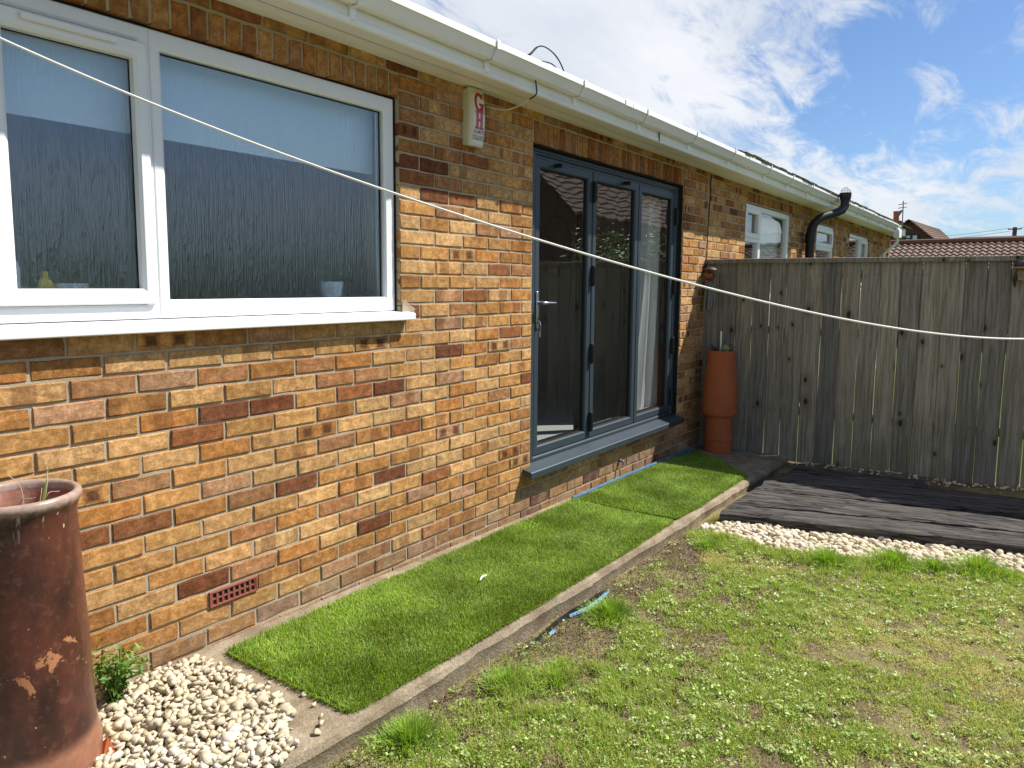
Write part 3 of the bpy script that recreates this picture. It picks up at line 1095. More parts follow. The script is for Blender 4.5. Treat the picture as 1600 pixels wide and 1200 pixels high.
mb.build('window_sill', M_UPVC, WINDOW)
# inside: blind, sill, dim kitchen
mb = MB()
mb.box(-.30, 1.50, .150, .156, 1.995, 2.42)
mb.build('roller_blind', M_BLIND, WINDOW)
mb = MB()
mb.box(-.30, 1.53, .115, .40, 1.345, 1.372)
mb.build('inner_sill', M_UPVC, WINDOW)


def room(x0, x1, y0, y1, z0, z1, name):
    b = MB()
    b.box(x0, x1, y1, y1 + .05, z0, z1)
    b.box(x0 - .05, x0, y0, y1, z0, z1)
    b.box(x1, x1 + .05, y0, y1, z0, z1)
    b.box(x0, x1, y0, y1, z1, z1 + .05)
    return b.build(name, M_ROOM, HOUSE)


room(-2.6, 1.85, .27, 3.4, .26, 2.48, 'kitchen_room')
b = MB()
b.box(-2.6, 1.85, .27, 3.4, .20, .255)
b.build('kitchen_floor', M_WOODDK, HOUSE)
room(1.92, 5.5, .27, 4.2, .26, 2.48, 'living_room')
b = MB()
b.box(1.92, 5.5, .27, 4.2, .20, .262)
b.build('carpet', M_CARPET, HOUSE)

# small things on the inner kitchen sill
def bottle(x, y, z, r, h, mat, name, label, cat):
    b = MB()
    b.lathe([(0.001, z), (r, z), (r, z + h * .62), (r * .8, z + h * .72), (r * .35, z + h * .8), (r * .35, z + h), (0.001, z + h)], x, y, 16)
    return tag(b.build(name, mat, None, True), label, cat)
bottle(-.085, .21, 1.372, .034, .20, M_WHITEP, 'bottle', 'white bottle behind the patterned glass at the left of the inner sill', 'bottle')
bottle(0.02, .20, 1.372, .026, .115, M_YELLOW, 'bottle', 'short yellow bottle behind the patterned glass on the inner kitchen sill', 'bottle')
b = MB().lathe([(0.001, 1.372), (.035, 1.372), (.052, 1.42), (.055, 1.445), (.048, 1.445), (.03, 1.38), (.001, 1.38)], 0.105, .20, 20)
tag(b.build('bowl', M_WHITEP, None, True), 'white bowl beside the yellow bottle behind the patterned glass', 'bowl')
pl_t = thing('houseplant', 'green houseplant in a white pot behind the right end of the kitchen window', 'plant', (1.28, .22, 1.372))
MB().lathe([(0.001, 1.372), (.045, 1.372), (.06, 1.46), (.052, 1.46), (.04, 1.40), (.001, 1.40)], 1.28, .22, 20).build('plant_pot', M_WHITEP, pl_t, True)
P = np.stack([rng.normal(1.28, .05, 90), rng.normal(.22, .04, 90), rng.uniform(1.45, 1.60, 90)], 1)
V, F, C = leaves(P, rng.uniform(.03, .06, 90), jitcol((.05, .13, .03), 90), None, .5, .8)
link('foliage', arr_mesh('foliage', V, F, M_LEAF, C), pl_t)

# --- bifold door
FYD = 0.045
mb = MB()
dz0, dz1 = 0.283, 2.322
frame_bars(mb, 2.712, 5.022, dz0, dz1, .085, .060, .028, .045, FYD, FYD + .10)
BIFOLD = mb.build('bifold_door', M_ANTH, HOUSE)
mb = MB()
mb.box(2.797, 4.962, FYD + .013, FYD + .02, 2.262, 2.2775)
mb.box(2.722, 5.012, FYD - .010, FYD, 2.296, 2.308, .002)
mb.build('head_track', M_ANTH, BIFOLD)
PANELS = [(2.806, 3.526), (3.540, 4.262), (4.272, 4.960)]
for i, (a_, b_) in enumerate(PANELS):
    mb = MB()
    frame_bars(mb, a_, b_, .315, 2.262, .056, .060, .060, .062, FYD + .010, FYD + .075, .004)
    mb.build('door_panel', M_ANTH, BIFOLD)
    mb = MB()
    g = FYD + .034
    mb.add([(a_ + .05, g, .37), (b_ - .055, g, .37), (b_ - .055, g, 2.205), (a_ + .05, g, 2.205)], [(0, 1, 2, 3)])
    mb.build('glass_pane', M_GLASS, BIFOLD)
    mb = MB()
    frame_bars(mb, a_ + .056, b_ - .060, .375, 2.200, .006, .012, .006, .006, FYD + .028, FYD + .040, .0008)
    frame_bars(mb, a_ + .060, b_ - .060, .379, 2.200, .006, .030, .004, .010, FYD + .042, FYD + .085, .001)
    mb.build('glazing_gasket', M_GASKET, BIFOLD)
    mb = MB()      # pale inner bead seen through the glass
    mb.box(a_ + .058, b_ - .062, FYD + .076, FYD + .12, .318, .372, .002)
    mb.build('inner_bead', M_UPVC, BIFOLD)
for (x_, z_) in ((3.533, 2.12), (3.533, 1.52), (3.533, .95), (3.533, .44), (4.967, 2.06), (4.967, 1.45), (4.967, .92), (4.967, .45)):
    mb = MB()
    mb.box(x_ - .011, x_ + .011, FYD - .016, FYD + .012, z_ - .075, z_ + .075, .004)
    mb.tube([(x_, FYD - .018, z_ - .06), (x_, FYD - .018, z_ + .06)], .008, 8)
    mb.build('hinge', M_BLACK, BIFOLD)
for x_ in (3.03, 4.00):
    mb = MB()
    mb.tube([(x_, FYD + .012, 2.235), (x_, FYD - .045, 2.235)], .014, 12)
    mb.tube([(x_, FYD - .045, 2.235), (x_, FYD - .05, 2.235)], [.014, .010], 12)
    mb.build('bump_stop', M_BLACK, BIFOLD, 40)
mb = MB()
mb.box(2.818, 2.846, FYD - .001, FYD + .012, 1.165, 1.41, .004)
mb.tube([(2.832, FYD + .0, 1.335), (2.832, FYD - .045, 1.335), (2.845, FYD - .052, 1.334), (2.88, FYD - .054, 1.333), (2.965, FYD - .050, 1.331)], [.010, .010, .010, .009, .008], 10)
mb.tube([(2.832, FYD + .0, 1.21), (2.832, FYD - .010, 1.21)], .009, 10)
mb.build('door_handle', M_STEEL, BIFOLD, 40)
mb = MB()
mb.tube([(2.832, FYD - .012, 1.215), (2.832, FYD - .022, 1.19), (2.832, FYD - .020, 1.15)], .004, 6)
mb.box(2.824, 2.840, FYD - .020, FYD - .014, 1.11, 1.15, .002)
mb.build('key', M_STEEL, BIFOLD)
mb = MB()
prof = [(0.10, .282), (0.03, .282), (-.066, .262), (-.072, .257), (-.072, .222), (-.066, .216), (-.060, .222), (-.056, .240), (0.0065, .248), (0.10, .25)]
mb.prism_x(prof, 2.612, 5.03)
mb.build('door_sill', M_ANTH, BIFOLD)
mb = MB()
mb.box(2.70, 2.713, 0.012, .10, .25, 2.33)
mb.box(5.021, 5.031, 0.012, .10, .25, 2.33)
mb.box(2.713, 5.021, 0.012, .10, 2.3225, 2.331)
mb.build('sealant_joint', M_GASKET, HOUSE)

# curtain inside, and a sofa edge
mb = MB()
N = 90
rows = []
for zi, z_ in enumerate((.30, .7, 1.2, 1.8, 2.4)):
    flare = (1 - (z_ - .3) / 2.1) ** 1.6
    for i in range(N):
        u = i / (N - 1)
        x_ = 4.66 + .36 * u - flare * .26 * (1 - u)
        y_ = .205 + .030 * math.sin(u * 34) + .02 * math.sin(u * 13 + z_)
        rows.append((x_, y_, z_))
mb.add(rows, [(r * N + i, r * N + i + 1, (r + 1) * N + i + 1, (r + 1) * N + i) for r in range(4) for i in range(N - 1)])
tag(mb.build('curtain', M_CURTAIN, None, 'all'), 'white full length curtain hanging inside the right bifold panel', 'curtain')
cir = thing('hoop_wall_hanging', 'dark hoop wall hanging seen through the left door panel', 'ornament', (3.53, .36, 1.5))
mb = MB()
mb.tube([(3.53 + .22 * math.cos(a), .36, 1.74 + .22 * math.sin(a)) for a in np.linspace(0, 2 * math.pi, 33)], .009, 6)
mb.build('hoop', M_WOODDK, cir)
mb = MB()
for k_ in range(9):
    a = k_ * .7
    mb.tube([(3.53 + .22 * math.cos(a), .36, 1.74 + .22 * math.sin(a)), (3.53 + .22 * math.cos(a + 2.2), .36, 1.74 + .22 * math.sin(a + 2.2))], .003, 4)
mb.tube([(3.53, .36, 1.96), (3.53, .36, 2.46)], .002, 4)
mb.build('webbing', M_WOODDK, cir)
sof = thing('sofa', 'dark blue sofa inside the room behind the left door panel', 'sofa', (3.1, 2.2, .262))
MB().box(2.5, 4.1, 1.9, 2.6, .33, .66, .04).build('seat', mat_plain('dark_blue_cloth', (0.02, 0.03, 0.05), .9, .1), sof)
MB().box(2.5, 4.1, 2.605, 2.85, .33, 1.05, .05).build('backrest', sof.children[0].data.materials[0] if sof.children else M_WOODDK, sof)
mb = MB()
for x_ in (2.56, 4.0):
    for y_ in (1.96, 2.78):
        mb.box(x_, x_ + .05, y_, y_ + .05, .262, .328)
mb.build('feet', M_WOODDK, sof)

# --- eaves: soffit, fascia, gutter, roof (ours and the neighbour's share the line)
GL = -0.333                     # gutter lip


def eaves(x0, x1, root, soff_mat, vented, zlift=0.0, brackets=(), unions=()):
    mb = MB()
    if vented:
        mb.box(x0, x1, -.120, .03, ZT, ZT + .012)
        mb.box(x0, x1, -.128, -.120, ZT + .006, ZT + .014)
        mb.box(x0, x1, -.232, -.128, ZT, ZT + .012)
        mb.box(x0, x1, -.062, -.055, ZT - .002, ZT)
    else:
        mb.box(x0, x1, -.232, .03, ZT - .004, ZT + .010)
    sf = mb.build('soffit', soff_mat, root)
    if vented:
        mb = MB()
        n = int((x1 - x0) / .012)
        for i in range(n):
            xx = x0 + i * .012
            mb.box(xx, xx + .007, -.1275, -.1205, ZT + .0025, ZT + .0058)
        mb.build('soffit_vent', M_GASKET, sf)
    mb = MB()
    pr = [(-.262, ZT + .006), (-.258, ZT - .012), (-.250, ZT - .018), (-.238, ZT - .014), (-.233, ZT - .004), (-.233, ZT + .16), (-.250, ZT + .16), (-.250, ZT + .02)]
    mb.prism_x(pr, x0, x1)
    mb.build('fascia', M_PVCEAVE, root, 30)
    mb = MB()
    zb = ZT + .055 + zlift
    zt = ZT + .138 + zlift
    outer = [(-.2515, zt - .004), (-.2515, zb + .008), (-.257, zb), (-.268, zb), (-.296, zb), (-.302, zb + .003), (-.3045, zb + .009), (-.3245, zt - .036), (-.326, zt - .032), (GL, zt - .031), (GL, zt - .004), (GL + .002, zt), (GL + .010, zt), (GL + .011, zt - .006)]
    inner = [(-.318, zt - .03), (-.310, zb + .024), (-.300, zb + .008), (-.262, zb + .006), (-.2555, zb + .014), (-.2555, zt - .004)]
    mb.prism_x(outer + inner, x0, x1)
    gut = mb.build('gutter', M_GUTTER, root)
    for xb in brackets:
        mb = MB()
        off_ = [(y - .007 if y < -.26 else y, z + (-.007 if z < zt - .01 else .006)) for y, z in outer[1:12]]
        pts = [(xb, -.2508, zb - .02), (xb, -.256, zb - .012)] + [(xb, y, z) for y, z in off_[2:]]
        vs, fs = [], []
        for (x_, y_, z_) in pts:
            vs += [(x_ - .012, y_, z_), (x_ + .012, y_, z_)]
        fs = [(2 * i, 2 * i + 1, 2 * i + 3, 2 * i + 2) for i in range(len(pts) - 1)]
        nn = len(vs)
        vs2 = [(x_, y_ * .985 - .0035 + .0035, z_ + .002) for x_, y_, z_ in vs]
        mb.add(vs + vs2, fs + [tuple(q + nn for q in f)[::-1] for f in fs] + [(0, 2, nn + 2, nn), (1, nn + 1, nn + 3, 3)] + [(2 * i, nn + 2 * i, nn + 2 * i + 2, 2 * i + 2) for i in range(len(pts) - 1)] + [(2 * i + 1, 2 * i + 3, nn + 2 * i + 3, nn + 2 * i + 1) for i in range(len(pts) - 1)])
        mb.box(xb - .017, xb + .017, -.268, -.2505, zb - .055, zb + .03, .002)
        mb.build('gutter_bracket', M_GUTTER, gut)
    for xu in unions:
        mb = MB()
        for s in (-.055, .055):
            pr2 = [(y - .005 if y < -.26 else y, z + (-.005 if z < zt - .01 else .004)) for y, z in outer]
            mb.prism_x(pr2[:12] + [(y, z) for y, z in inner], xu + s - .012, xu + s + .012)
        mb.prism_x([(y - .003 if y < -.26 else y, z + (-.003 if z < zt - .01 else .002)) for y, z in outer[:12]] + inner, xu - .043, xu + .043)
        mb.build('gutter_union', M_GUTTER, gut)
    return gut


eaves(-1.8, 5.62, HOUSE, M_PVCEAVE, True, 0.0, (0.20, 1.03, 1.905, 2.75, 3.60, 4.48, 5.36), (3.33,))
mb = MB()   # butt joints of the fascia boards
mb.box(3.93, 3.94, -.2635, -.2575, ZT - .012, ZT + .05)
mb.build('fascia_joint', M_GASKET, HOUSE)


def roof_slab(x0, x1, root, mat, pitch=22, moss=False):
    mb = MB()
    ye, ze = (-.30, ZT + .150) if moss else (-.25, ZT + .115)
    tp = math.tan(math.radians(pitch))
    rows_ = 16
    yr = 4.6
    for r in range(rows_):
        ya = ye + (yr - ye) * r / rows_
        yb = ye + (yr - ye) * (r + 1) / rows_ + .05
        za, zb_ = ze + (ya - ye) * tp, ze + (yb - ye) * tp
        mb.add([(x0, ya, za), (x1, ya, za), (x1, yb, zb_ - .02), (x0, yb, zb_ - .02), (x0, ya, za + .022), (x1, ya, za + .022), (x1, yb, zb_), (x0, yb, zb_)],
               [(0, 1, 5, 4), (4, 5, 6, 7), (0, 4, 7, 3), (1, 2, 6, 5), (0, 3, 2, 1)])
    zr = ze + (yr - ye) * tp
    mb.add([(x0, yr, zr), (x1, yr, zr), (x1, 9.6, ze), (x0, 9.6, ze)], [(0, 1, 2, 3)])
    mb.add([(x1, ye, ze), (x1, 9.6, ze), (x1, yr, zr)], [(0, 1, 2)])
    mb.build('roof', mat, root)
    if moss:
        mb = MB()
        xx = x0
        while xx < x1 - .02:
            d = random.uniform(0, .012)
            wd = min(random.uniform(.2, .24), x1 - xx)
            mb.box(xx, xx + wd - .006, -.335 - random.uniform(0, .01), -.22, ze - .022 + d, ze + .006 + d, .004)
            xx += wd
        mb.build('mossy_eave_tiles', M_MOSS, root)['kind'] = 'stuff'


roof_slab(-4.0, 5.60, HOUSE, M_ROOFT, 22)
mb = MB()     # plug stub pipe below the door
mb.tube([(3.92, .02, .075), (3.92, -.035, .075), (3.915, -.042, .070), (3.91, -.045, .045)], .009, 8)
mb.tube([(3.92, -.012, .075), (3.92, -.02, .075)], .016, 8)
mb.build('stub_pipe', M_GREYTUBE, HOUSE)
# other walls of our house (not in view, but standing)
mb = MB()
mb.box(-3.0, -2.75, .28, 9.2, -.2, ZT)
mb.box(-3.0, 5.6, 9.2, 9.45, -.2, ZT)
mb.build('side_wall', M_MORTAR, HOUSE)

# ================================================================== NEIGHBOUR BUNGALOW
NB = thing('neighbouring_bungalow', 'adjoining brick bungalow beyond the fence with three white windows', 'house', (10.0, 0, -.1))
NX0, NX1 = 5.628, 15.75
NWIN = [(6.68, 8.42, 1.30, 2.355), (9.68, 10.80, 1.55, 2.350), (11.80, 13.50, 1.40, 2.345)]
mb = MB()
x_prev = NX0
for (a_, b_, c_, d_) in NWIN:
    wallbox(x_prev, a_, -.2, ZT + .1)
    wallbox(a_, b_, -.2, c_)
    wallbox(a_, b_, d_, ZT + .1)
    x_prev = b_
wallbox(x_prev, NX1, -.2, ZT + .1)
mb.box(NX1 - .25, NX1, .28, 8.0, -.2, ZT)
mb.box(NX0, NX1, 8.0, 8.25, -.2, ZT)
mb.build('wall', M_MORTAR, NB)
specs = []
for ci in range(-17, -1):
    zb = 1.275 - (ci + 1) * CH + J / 2
    zt = min(1.275 - ci * CH - J / 2, ZT + .012)
    zm = (zb + zt) / 2
    segs = [(5.62, NX1)]
    for (a_, b_, c_, d_) in NWIN:
        if c_ - .02 < zm < 2.475:
            segs = cut(segs, a_, b_)
    for s0, s1 in segs:
        course_bricks(s0, s1, zb, zt, ci % 2 == 0, specs)
for (a_, b_, c_, d_) in NWIN:
    x = a_ + .003
    while x < b_ - .03:
        cc = brick_colour()
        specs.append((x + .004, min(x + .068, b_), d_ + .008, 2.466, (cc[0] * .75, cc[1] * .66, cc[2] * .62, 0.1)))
        x += .0725
emit_bricks(specs, NB, 170, lambda s: s[0] + (3 if s[2] > 2.45 else 0) + (20 if s[3] < 1.62 else 0))
eaves(5.63, 14.75, NB, M_PVCEAVE, False, 0.0, (6.40, 7.20, 8.05, 8.88, 10.1, 11.0, 11.9, 12.8, 13.7), (5.80,))
# the gutter's running outlet and hopper at the far end
mb = MB()
mb.box(14.45, 14.74, -.34, -.236, ZT - .12, ZT + .05, .01)
mb.tube([(14.6, -.29, ZT - .1), (14.6, -.29, ZT - .2), (14.6, -.07, ZT - .42), (14.6, -.07, .0)], .034, 10)
mb.build('downpipe', M_GUTTER, NB, 40)
mb = MB()
mb.box(14.70, NX1 + .02, -.2, .03, ZT - .004, ZT + .01)
mb.box(14.74, NX1 + .02, -.26, -.2, ZT - .02, ZT + .16)
mb.build('boxed_end', M_PVCEAVE, NB)
roof_slab(5.61, 15.9, NB, M_ROOFT, 22, True)


def nwindow(x0, x1, z0, z1, lay, lbl):
    mb = MB()
    frame_bars(mb, x0 + .005, x1 - .01, z0, z1 - .006, .06, .06, .065, .06, .03, .10)
    fr_ = mb.build('window', M_UPVC, NB)
    for (a_, b_, c_, d_, sash) in lay:
        if sash:
            mb = MB()
            frame_bars(mb, a_, b_, c_, d_, .055, .055, .055, .055, .014, .06)
            mb.build('sash', M_UPVC, fr_)
            a_, b_, c_, d_ = a_ + .05, b_ - .05, c_ + .05, d_ - .05
        mb = MB()
        mb.add([(a_, .056, c_), (b_, .056, c_), (b_, .056, d_), (a_, .056, d_)], [(0, 1, 2, 3)])
        mb.build('pane', M_GLASS, fr_)
    return fr_


def bar(fr_, x0, x1, z0, z1):
    MB().box(x0, x1, .026, .095, z0, z1, .004).build('mullion', M_UPVC, fr_)


f1 = nwindow(*NWIN[0], [(6.735, 7.215, 1.985, 2.305, True), (6.74, 7.19, 1.36, 1.95, False), (7.27, 8.36, 1.36, 2.30, False)], '')
bar(f1, 7.205, 7.275, 1.366, 2.288)
bar(f1, 6.746, 7.204, 1.94, 1.995)
f2 = nwindow(*NWIN[1], [(9.735, 10.74, 2.04, 2.295, True), (9.74, 10.73, 1.61, 1.99, False)], '')
bar(f2, 9.746, 10.73, 1.985, 2.045)
f3 = nwindow(*NWIN[2], [(11.86, 12.75, 1.46, 2.28, False), (12.83, 13.44, 1.47, 2.28, True)], '')
bar(f3, 12.75, 12.82, 1.466, 2.278)
b = MB()
b.box(5.75, 15.4, 2.6, 2.65, -.1, 2.5)
b.box(5.75, 15.4, .28, 2.6, -.1, 0.0)
b.box(9.0, 9.05, .28, 2.6, 0, 2.5)
b.build('rooms', M_ROOM, NB)
# net blinds inside two windows
mb = MB()
for i in range(26):
    x = 7.55 + i * .033
    mb.box(x, x + .028, .16, .163, 1.36, 2.28)
mb.build('vertical_blind', M_CURTAIN, NB)['kind'] = 'stuff'
mb = MB()
mb.box(9.72, 10.75, .16, .164, 1.58, 2.31)
mb.build('window_blind', mat_plain('teal_blind', (0.03, 0.12, 0.14), .8, .1, .3, 30), NB)

# soil vent pipe: a thing fixed to the neighbour's wall
SP = thing('soil_vent_pipe', 'black soil vent pipe bending out past the white gutter beyond the fence', 'pipe', (8.95, -.12, -.1))
mb = MB()
pts = [(8.95, -.10, -.1), (8.95, -.10, 2.13), (8.955, -.105, 2.20), (8.98, -.125, 2.27), (9.03, -.165, 2.335), (9.09, -.215, 2.375), (9.25, -.33, 2.43), (9.33, -.385, 2.47), (9.37, -.41, 2.53), (9.375, -.412, 2.60), (9.375, -.412, 2.68)]
mb.tube(pts, .056, 18)
mb.build('pipe', M_BLACK, SP, 50)
mb = MB()
mb.tube([(8.95, -.10, 2.03), (8.95, -.10, 2.15)], .068, 18)
mb.build('collar', M_BLACK, SP, 50)
mb = MB()
mb.tube([(9.375, -.412, 2.61), (9.375, -.412, 2.66), (9.375, -.412, 2.70)], [.066, .074, .074], 18)
mb.build('collar', M_BLACK, SP, 50)
mb = MB()
mb.tube([(8.95, -.10, 1.80), (8.95, -.10, 1.83)], .061, 18)
mb.box(8.93, 8.97, -.05, .01, 1.80, 1.83)
mb.build('pipe_clip', M_BLACK, SP)
mb = MB()
for a in np.linspace(0, math.pi, 6)[:-1]:
    pts = [(9.375 + .062 * math.cos(b_) * math.cos(a), -.412 + .062 * math.cos(b_) * math.sin(a), 2.69 + .085 * math.sin(b_)) for b_ in np.linspace(0, math.pi, 11)]
    mb.tube(pts, .0022, 4)
mb.tube([(9.375 + .056 * math.cos(a), -.412 + .056 * math.sin(a), 2.73) for a in np.linspace(0, 2 * math.pi, 17)], .002, 4)
mb.build('wire_balloon', M_STEEL, SP)

# ================================================================== ALARM BOX
AL = thing('alarm_box', 'cream burglar alarm box with red GH lettering under the eaves', 'alarm', (2.07, 0, 2.215))
ax0, ax1, azb, azt = 2.022, 2.153, 2.205, 2.512
mb = MB()
mb.box(ax0 + .004, ax1 - .004, -.026, .01, azb + .005, azt - .004, .006)
mb.build('back_plate', M_CREAM, AL)


def alarm_y(z):                  # bowed front
    u = (z - azb) / (azt - azb)
    return -.046 - .012 * math.sin(math.pi * min(1, max(0, u)))


mb = MB()
zs = np.linspace(azb, azt, 13)
ring = []
for z in zs:
    yf = alarm_y(z)
    tap = .006 * (1 - math.sin(math.pi * (z - azb) / (azt - azb)))
    ring.append([(ax0 + tap, -.0265, z), (ax0 + tap, yf + .012, z), (ax0 + .007 + tap, yf + .002, z), (ax0 + .011 + tap, yf, z), (ax1 - .008 - tap, yf, z), (ax1 - .004 - tap, yf + .004, z), (ax1 - tap, yf + .012, z), (ax1 - tap, -.0265, z)])
k = 8
vs = [p_ for r in ring for p_ in r]
fs = [(i * k + j, i * k + j + 1, (i + 1) * k + j + 1, (i + 1) * k + j) for i in range(len(zs) - 1) for j in range(k - 1)]
fs += [tuple(range(k))[::-1], tuple(range((len(zs) - 1) * k, len(zs) * k))]
mb.add(vs, fs)
cover = mb.build('cover', M_CREAM, AL, 35)
mb = MB()
zs2 = np.linspace(azb + .014, azt - .035, 12)
L0, L1 = ax0 + .024, ax1 - .015
vs = []
for z in zs2:
    vs += [(L0, alarm_y(z) - .0008, z), (L1, alarm_y(z) - .0008, z)]
mb.add(vs, [(2 * i, 2 * i + 1, 2 * i + 3, 2 * i + 2) for i in range(11)])
mb.build('front_label', M_CREAMF, cover)
mb = MB()
mb.tube([(2.085, -.040, azb - .001), (2.085, -.040, azb + .004)], .006, 8)
mb.build('screw_hole', M_BLACK, cover)


def slab_letter(rects, arcs, x0, z0, sx, sz, mat, name):
    """letter strokes on the bowed face; unit box 0..1"""
    mb = MB()
    def P_(u, v):
        z = z0 + v * sz
        return (x0 + u * sx, alarm_y(z) - .0018, z)
    for (u0, u1, v0, v1) in rects:
        n = 4
        vs = []
        for i in range(n + 1):
            v = v0 + (v1 - v0) * i / n
            vs += [P_(u0, v), P_(u1, v)]
        mb.add(vs, [(2 * i, 2 * i + 1, 2 * i + 3, 2 * i + 2) for i in range(n)])
    for (cu, cv, ro_u, ro_v, ri_u, ri_v, a0, a1) in arcs:
        n = 28
        vs = []
        for i in range(n + 1):
            a = math.radians(a0 + (a1 - a0) * i / n)
            vs += [P_(cu + ro_u * math.cos(a), cv + ro_v * math.sin(a)), P_(cu + ri_u * math.cos(a), cv + ri_v * math.sin(a))]
        mb.add(vs, [(2 * i, 2 * i + 1, 2 * i + 3, 2 * i + 2) for i in range(n)])
    return mb.build(name, mat, cover)


slab_letter([(0.80, 1.0, 0.0, 0.42), (0.52, 1.08, 0.34, 0.47), (0.78, 0.96, 0.68, 1.0)], [(0.50, 0.50, 0.50, 0.52, 0.24, 0.34, 38, 345)], 2.056, 2.390, .076, .100, M_RED, 'letter_g')
slab_letter([(0.12, 0.40, 0, 1), (0.60, 0.88, 0, 1), (0.0, 0.48, 0, .13), (0.52, 1.0, 0, .13), (0.0, 0.48, .87, 1), (0.52, 1.0, .87, 1), (0.4, 0.6, .42, .58)], [], 2.059, 2.297, .074, .096, M_REDF, 'letter_h')


def flat_text(s, x0, z0, width, height, mat, name):
    cu = bpy.data.curves.new(name, 'FONT')
    cu.body = s
    cu.size = 1.0
    cu.resolution_u = 2
    to = bpy.data.objects.new(name + '_src', cu)
    COL.objects.link(to)
    bpy.context.view_layer.update()
    me = bpy.data.meshes.new_from_object(to.evaluated_get(bpy.context.evaluated_depsgraph_get()))
    bpy.data.objects.remove(to)
    co = np.zeros(len(me.vertices) * 3, dtype=np.float32)
    me.vertices.foreach_get('co', co)
    co = co.reshape(-1, 3)
    mn, mx = co.min(0), co.max(0)
    u = (co[:, 0] - mn[0]) / (mx[0] - mn[0])
    v = (co[:, 1] - mn[1]) / (mx[1] - mn[1])
    z = z0 + v * height
    out_ = np.stack([x0 + u * width, np.array([alarm_y(q) for q in z]) - .0018, z], 1)
    me.vertices.foreach_set('co', out_.astype(np.float32).ravel())
    me.materials.clear()
    me.materials.append(mat)
    me.update()
    o_ = bpy.data.objects.new(name, me)
    COL.objects.link(o_)
    attach(o_, cover)
    return o_


flat_text('ALARMS', 2.051, 2.272, .084, .021, M_INK, 'lettering')
flat_text('01262-673012', 2.0475, 2.238, .090, .027, M_INK, 'lettering')


# cables
def spline(pts, n=10):
    pts = [Vector(p) for p in pts]
    P = [pts[0] * 2 - pts[1]] + pts + [pts[-1] * 2 - pts[-2]]
    out_ = []
    for i in range(1, len(P) - 2):
        for k_ in range(n):
            s = k_ / n
            a, b_, c_, d_ = P[i - 1], P[i], P[i + 1], P[i + 2]
            out_.append(0.5 * ((2 * b_) + (c_ - a) * s + (2 * a - 5 * b_ + 4 * c_ - d_) * s * s + (3 * b_ - a - 3 * c_ + d_) * s ** 3))
    out_.append(pts[-1])
    return out_


t_ = thing('alarm_cable', 'thin cable looping from the wall by the alarm up over the fascia', 'cable', (2.3, -.05, 2.45))
MB().tube(spline([(2.235, .004, 2.455), (2.27, -.035, 2.444), (2.30, -.09, 2.437), (2.315, -.16, 2.450), (2.322, -.235, 2.478)]), .0042, 6).build('white_sleeve', M_CABLEW, t_)
MB().tube(spline([(2.322, -.235, 2.478), (2.325, -.275, 2.500), (2.327, -.275, 2.535), (2.327, -.268, 2.578)]), .0042, 6).build('black_end', M_BLACK, t_)
mb = MB()
mb.tube(spline([(2.30, -.16, 2.70), (2.36, -.20, 2.735), (2.43, -.20, 2.79), (2.51, -.20, 2.815), (2.62, -.20, 2.80), (2.71, -.19, 2.762), (2.79, -.17, 2.715)]), .004, 6)
mb.tube(spline([(2.32, -.18, 2.70), (2.38, -.20, 2.742), (2.47, -.195, 2.808), (2.57, -.20, 2.812), (2.68, -.20, 2.768), (2.80, -.17, 2.71)]), .0035, 6)
mb.tube(spline([(2.50, -.19, 2.735), (2.60, -.20, 2.738), (2.74, -.18, 2.708)]), .0035, 6)
tag(mb.build('roof_cable', M_BLACK), 'loose black cable loops sticking up over the gutter', 'cable')
mb = MB()
mb.tube(spline([(5.615, -.02, 2.50), (5.622, -.008, 2.42), (5.640, -.006, 2.33), (5.618, -.006, 2.20), (5.60, -.006, 2.02), (5.585, -.006, 1.72), (5.57, -.008, 1.60)]), .005, 6)
tag(mb.build('wall_cable', M_BLACK), 'black cable running down the brick wall to the fence end', 'cable')

# ================================================================== FENCE
FN = thing('garden_fence', 'tall weathered close board timber fence across the end of the garden', 'fence', (5.6, 0, -.1))
edges = [0.010, -0.134, -0.300, -0.453, -0.608, -0.753, -0.912, -1.062, -1.213, -1.363, -1.513, -1.662, -1.813, -1.963, -2.110, -2.253, -2.405]
while edges[-1] > -6.0:
    edges.append(edges[-1] - random.uniform(.148, .155))
for i, (a_, b_) in enumerate(zip(edges[:-1], edges[1:])):
    gl = random.choice((.0024, .003, .004, .005, .0065))
    tilt = random.uniform(-.0035, .0035)
    cup = random.uniform(-.002, .002)
    z0, z1 = -.13, 1.668 - random.uniform(0, .004)
    mb = MB()
    nz = 7
    x0 = 5.600 + random.uniform(-.006, .006)
    ring = []
    wob_l = random.uniform(0, 6)
    for q in range(nz):
        z = z0 + (z1 - z0) * q / (nz - 1)
        s = tilt * (q / (nz - 1) - .5)
        wl = .0016 * math.sin(wob_l + q * 1.3)
        wr = .0016 * math.sin(wob_l + 2 + q * 1.1)
        ya, yb = a_ - gl / 2 + s + wl, b_ + gl / 2 + s + wr
        ym = (ya + yb) / 2
        ring.append([(x0 + .006, ya, z), (x0, ya - .006, z), (x0 + cup, ym, z), (x0, yb + .006, z), (x0 + .006, yb, z), (x0 + .018, yb, z), (x0 + .018, ya, z)])
    k = 7
    vs = [p_ for r in ring for p_ in r]
    fs = [(r * k + j, r * k + (j + 1) % k, (r + 1) * k + (j + 1) % k, (r + 1) * k + j) for r in range(nz - 1) for j in range(k)]
    fs += [tuple(range(k)), tuple(range((nz - 1) * k, nz * k))[::-1]]
    mb.add(vs, fs)
    o_ = mb.build('fence_board', M_FENCE, FN)
mb = MB()
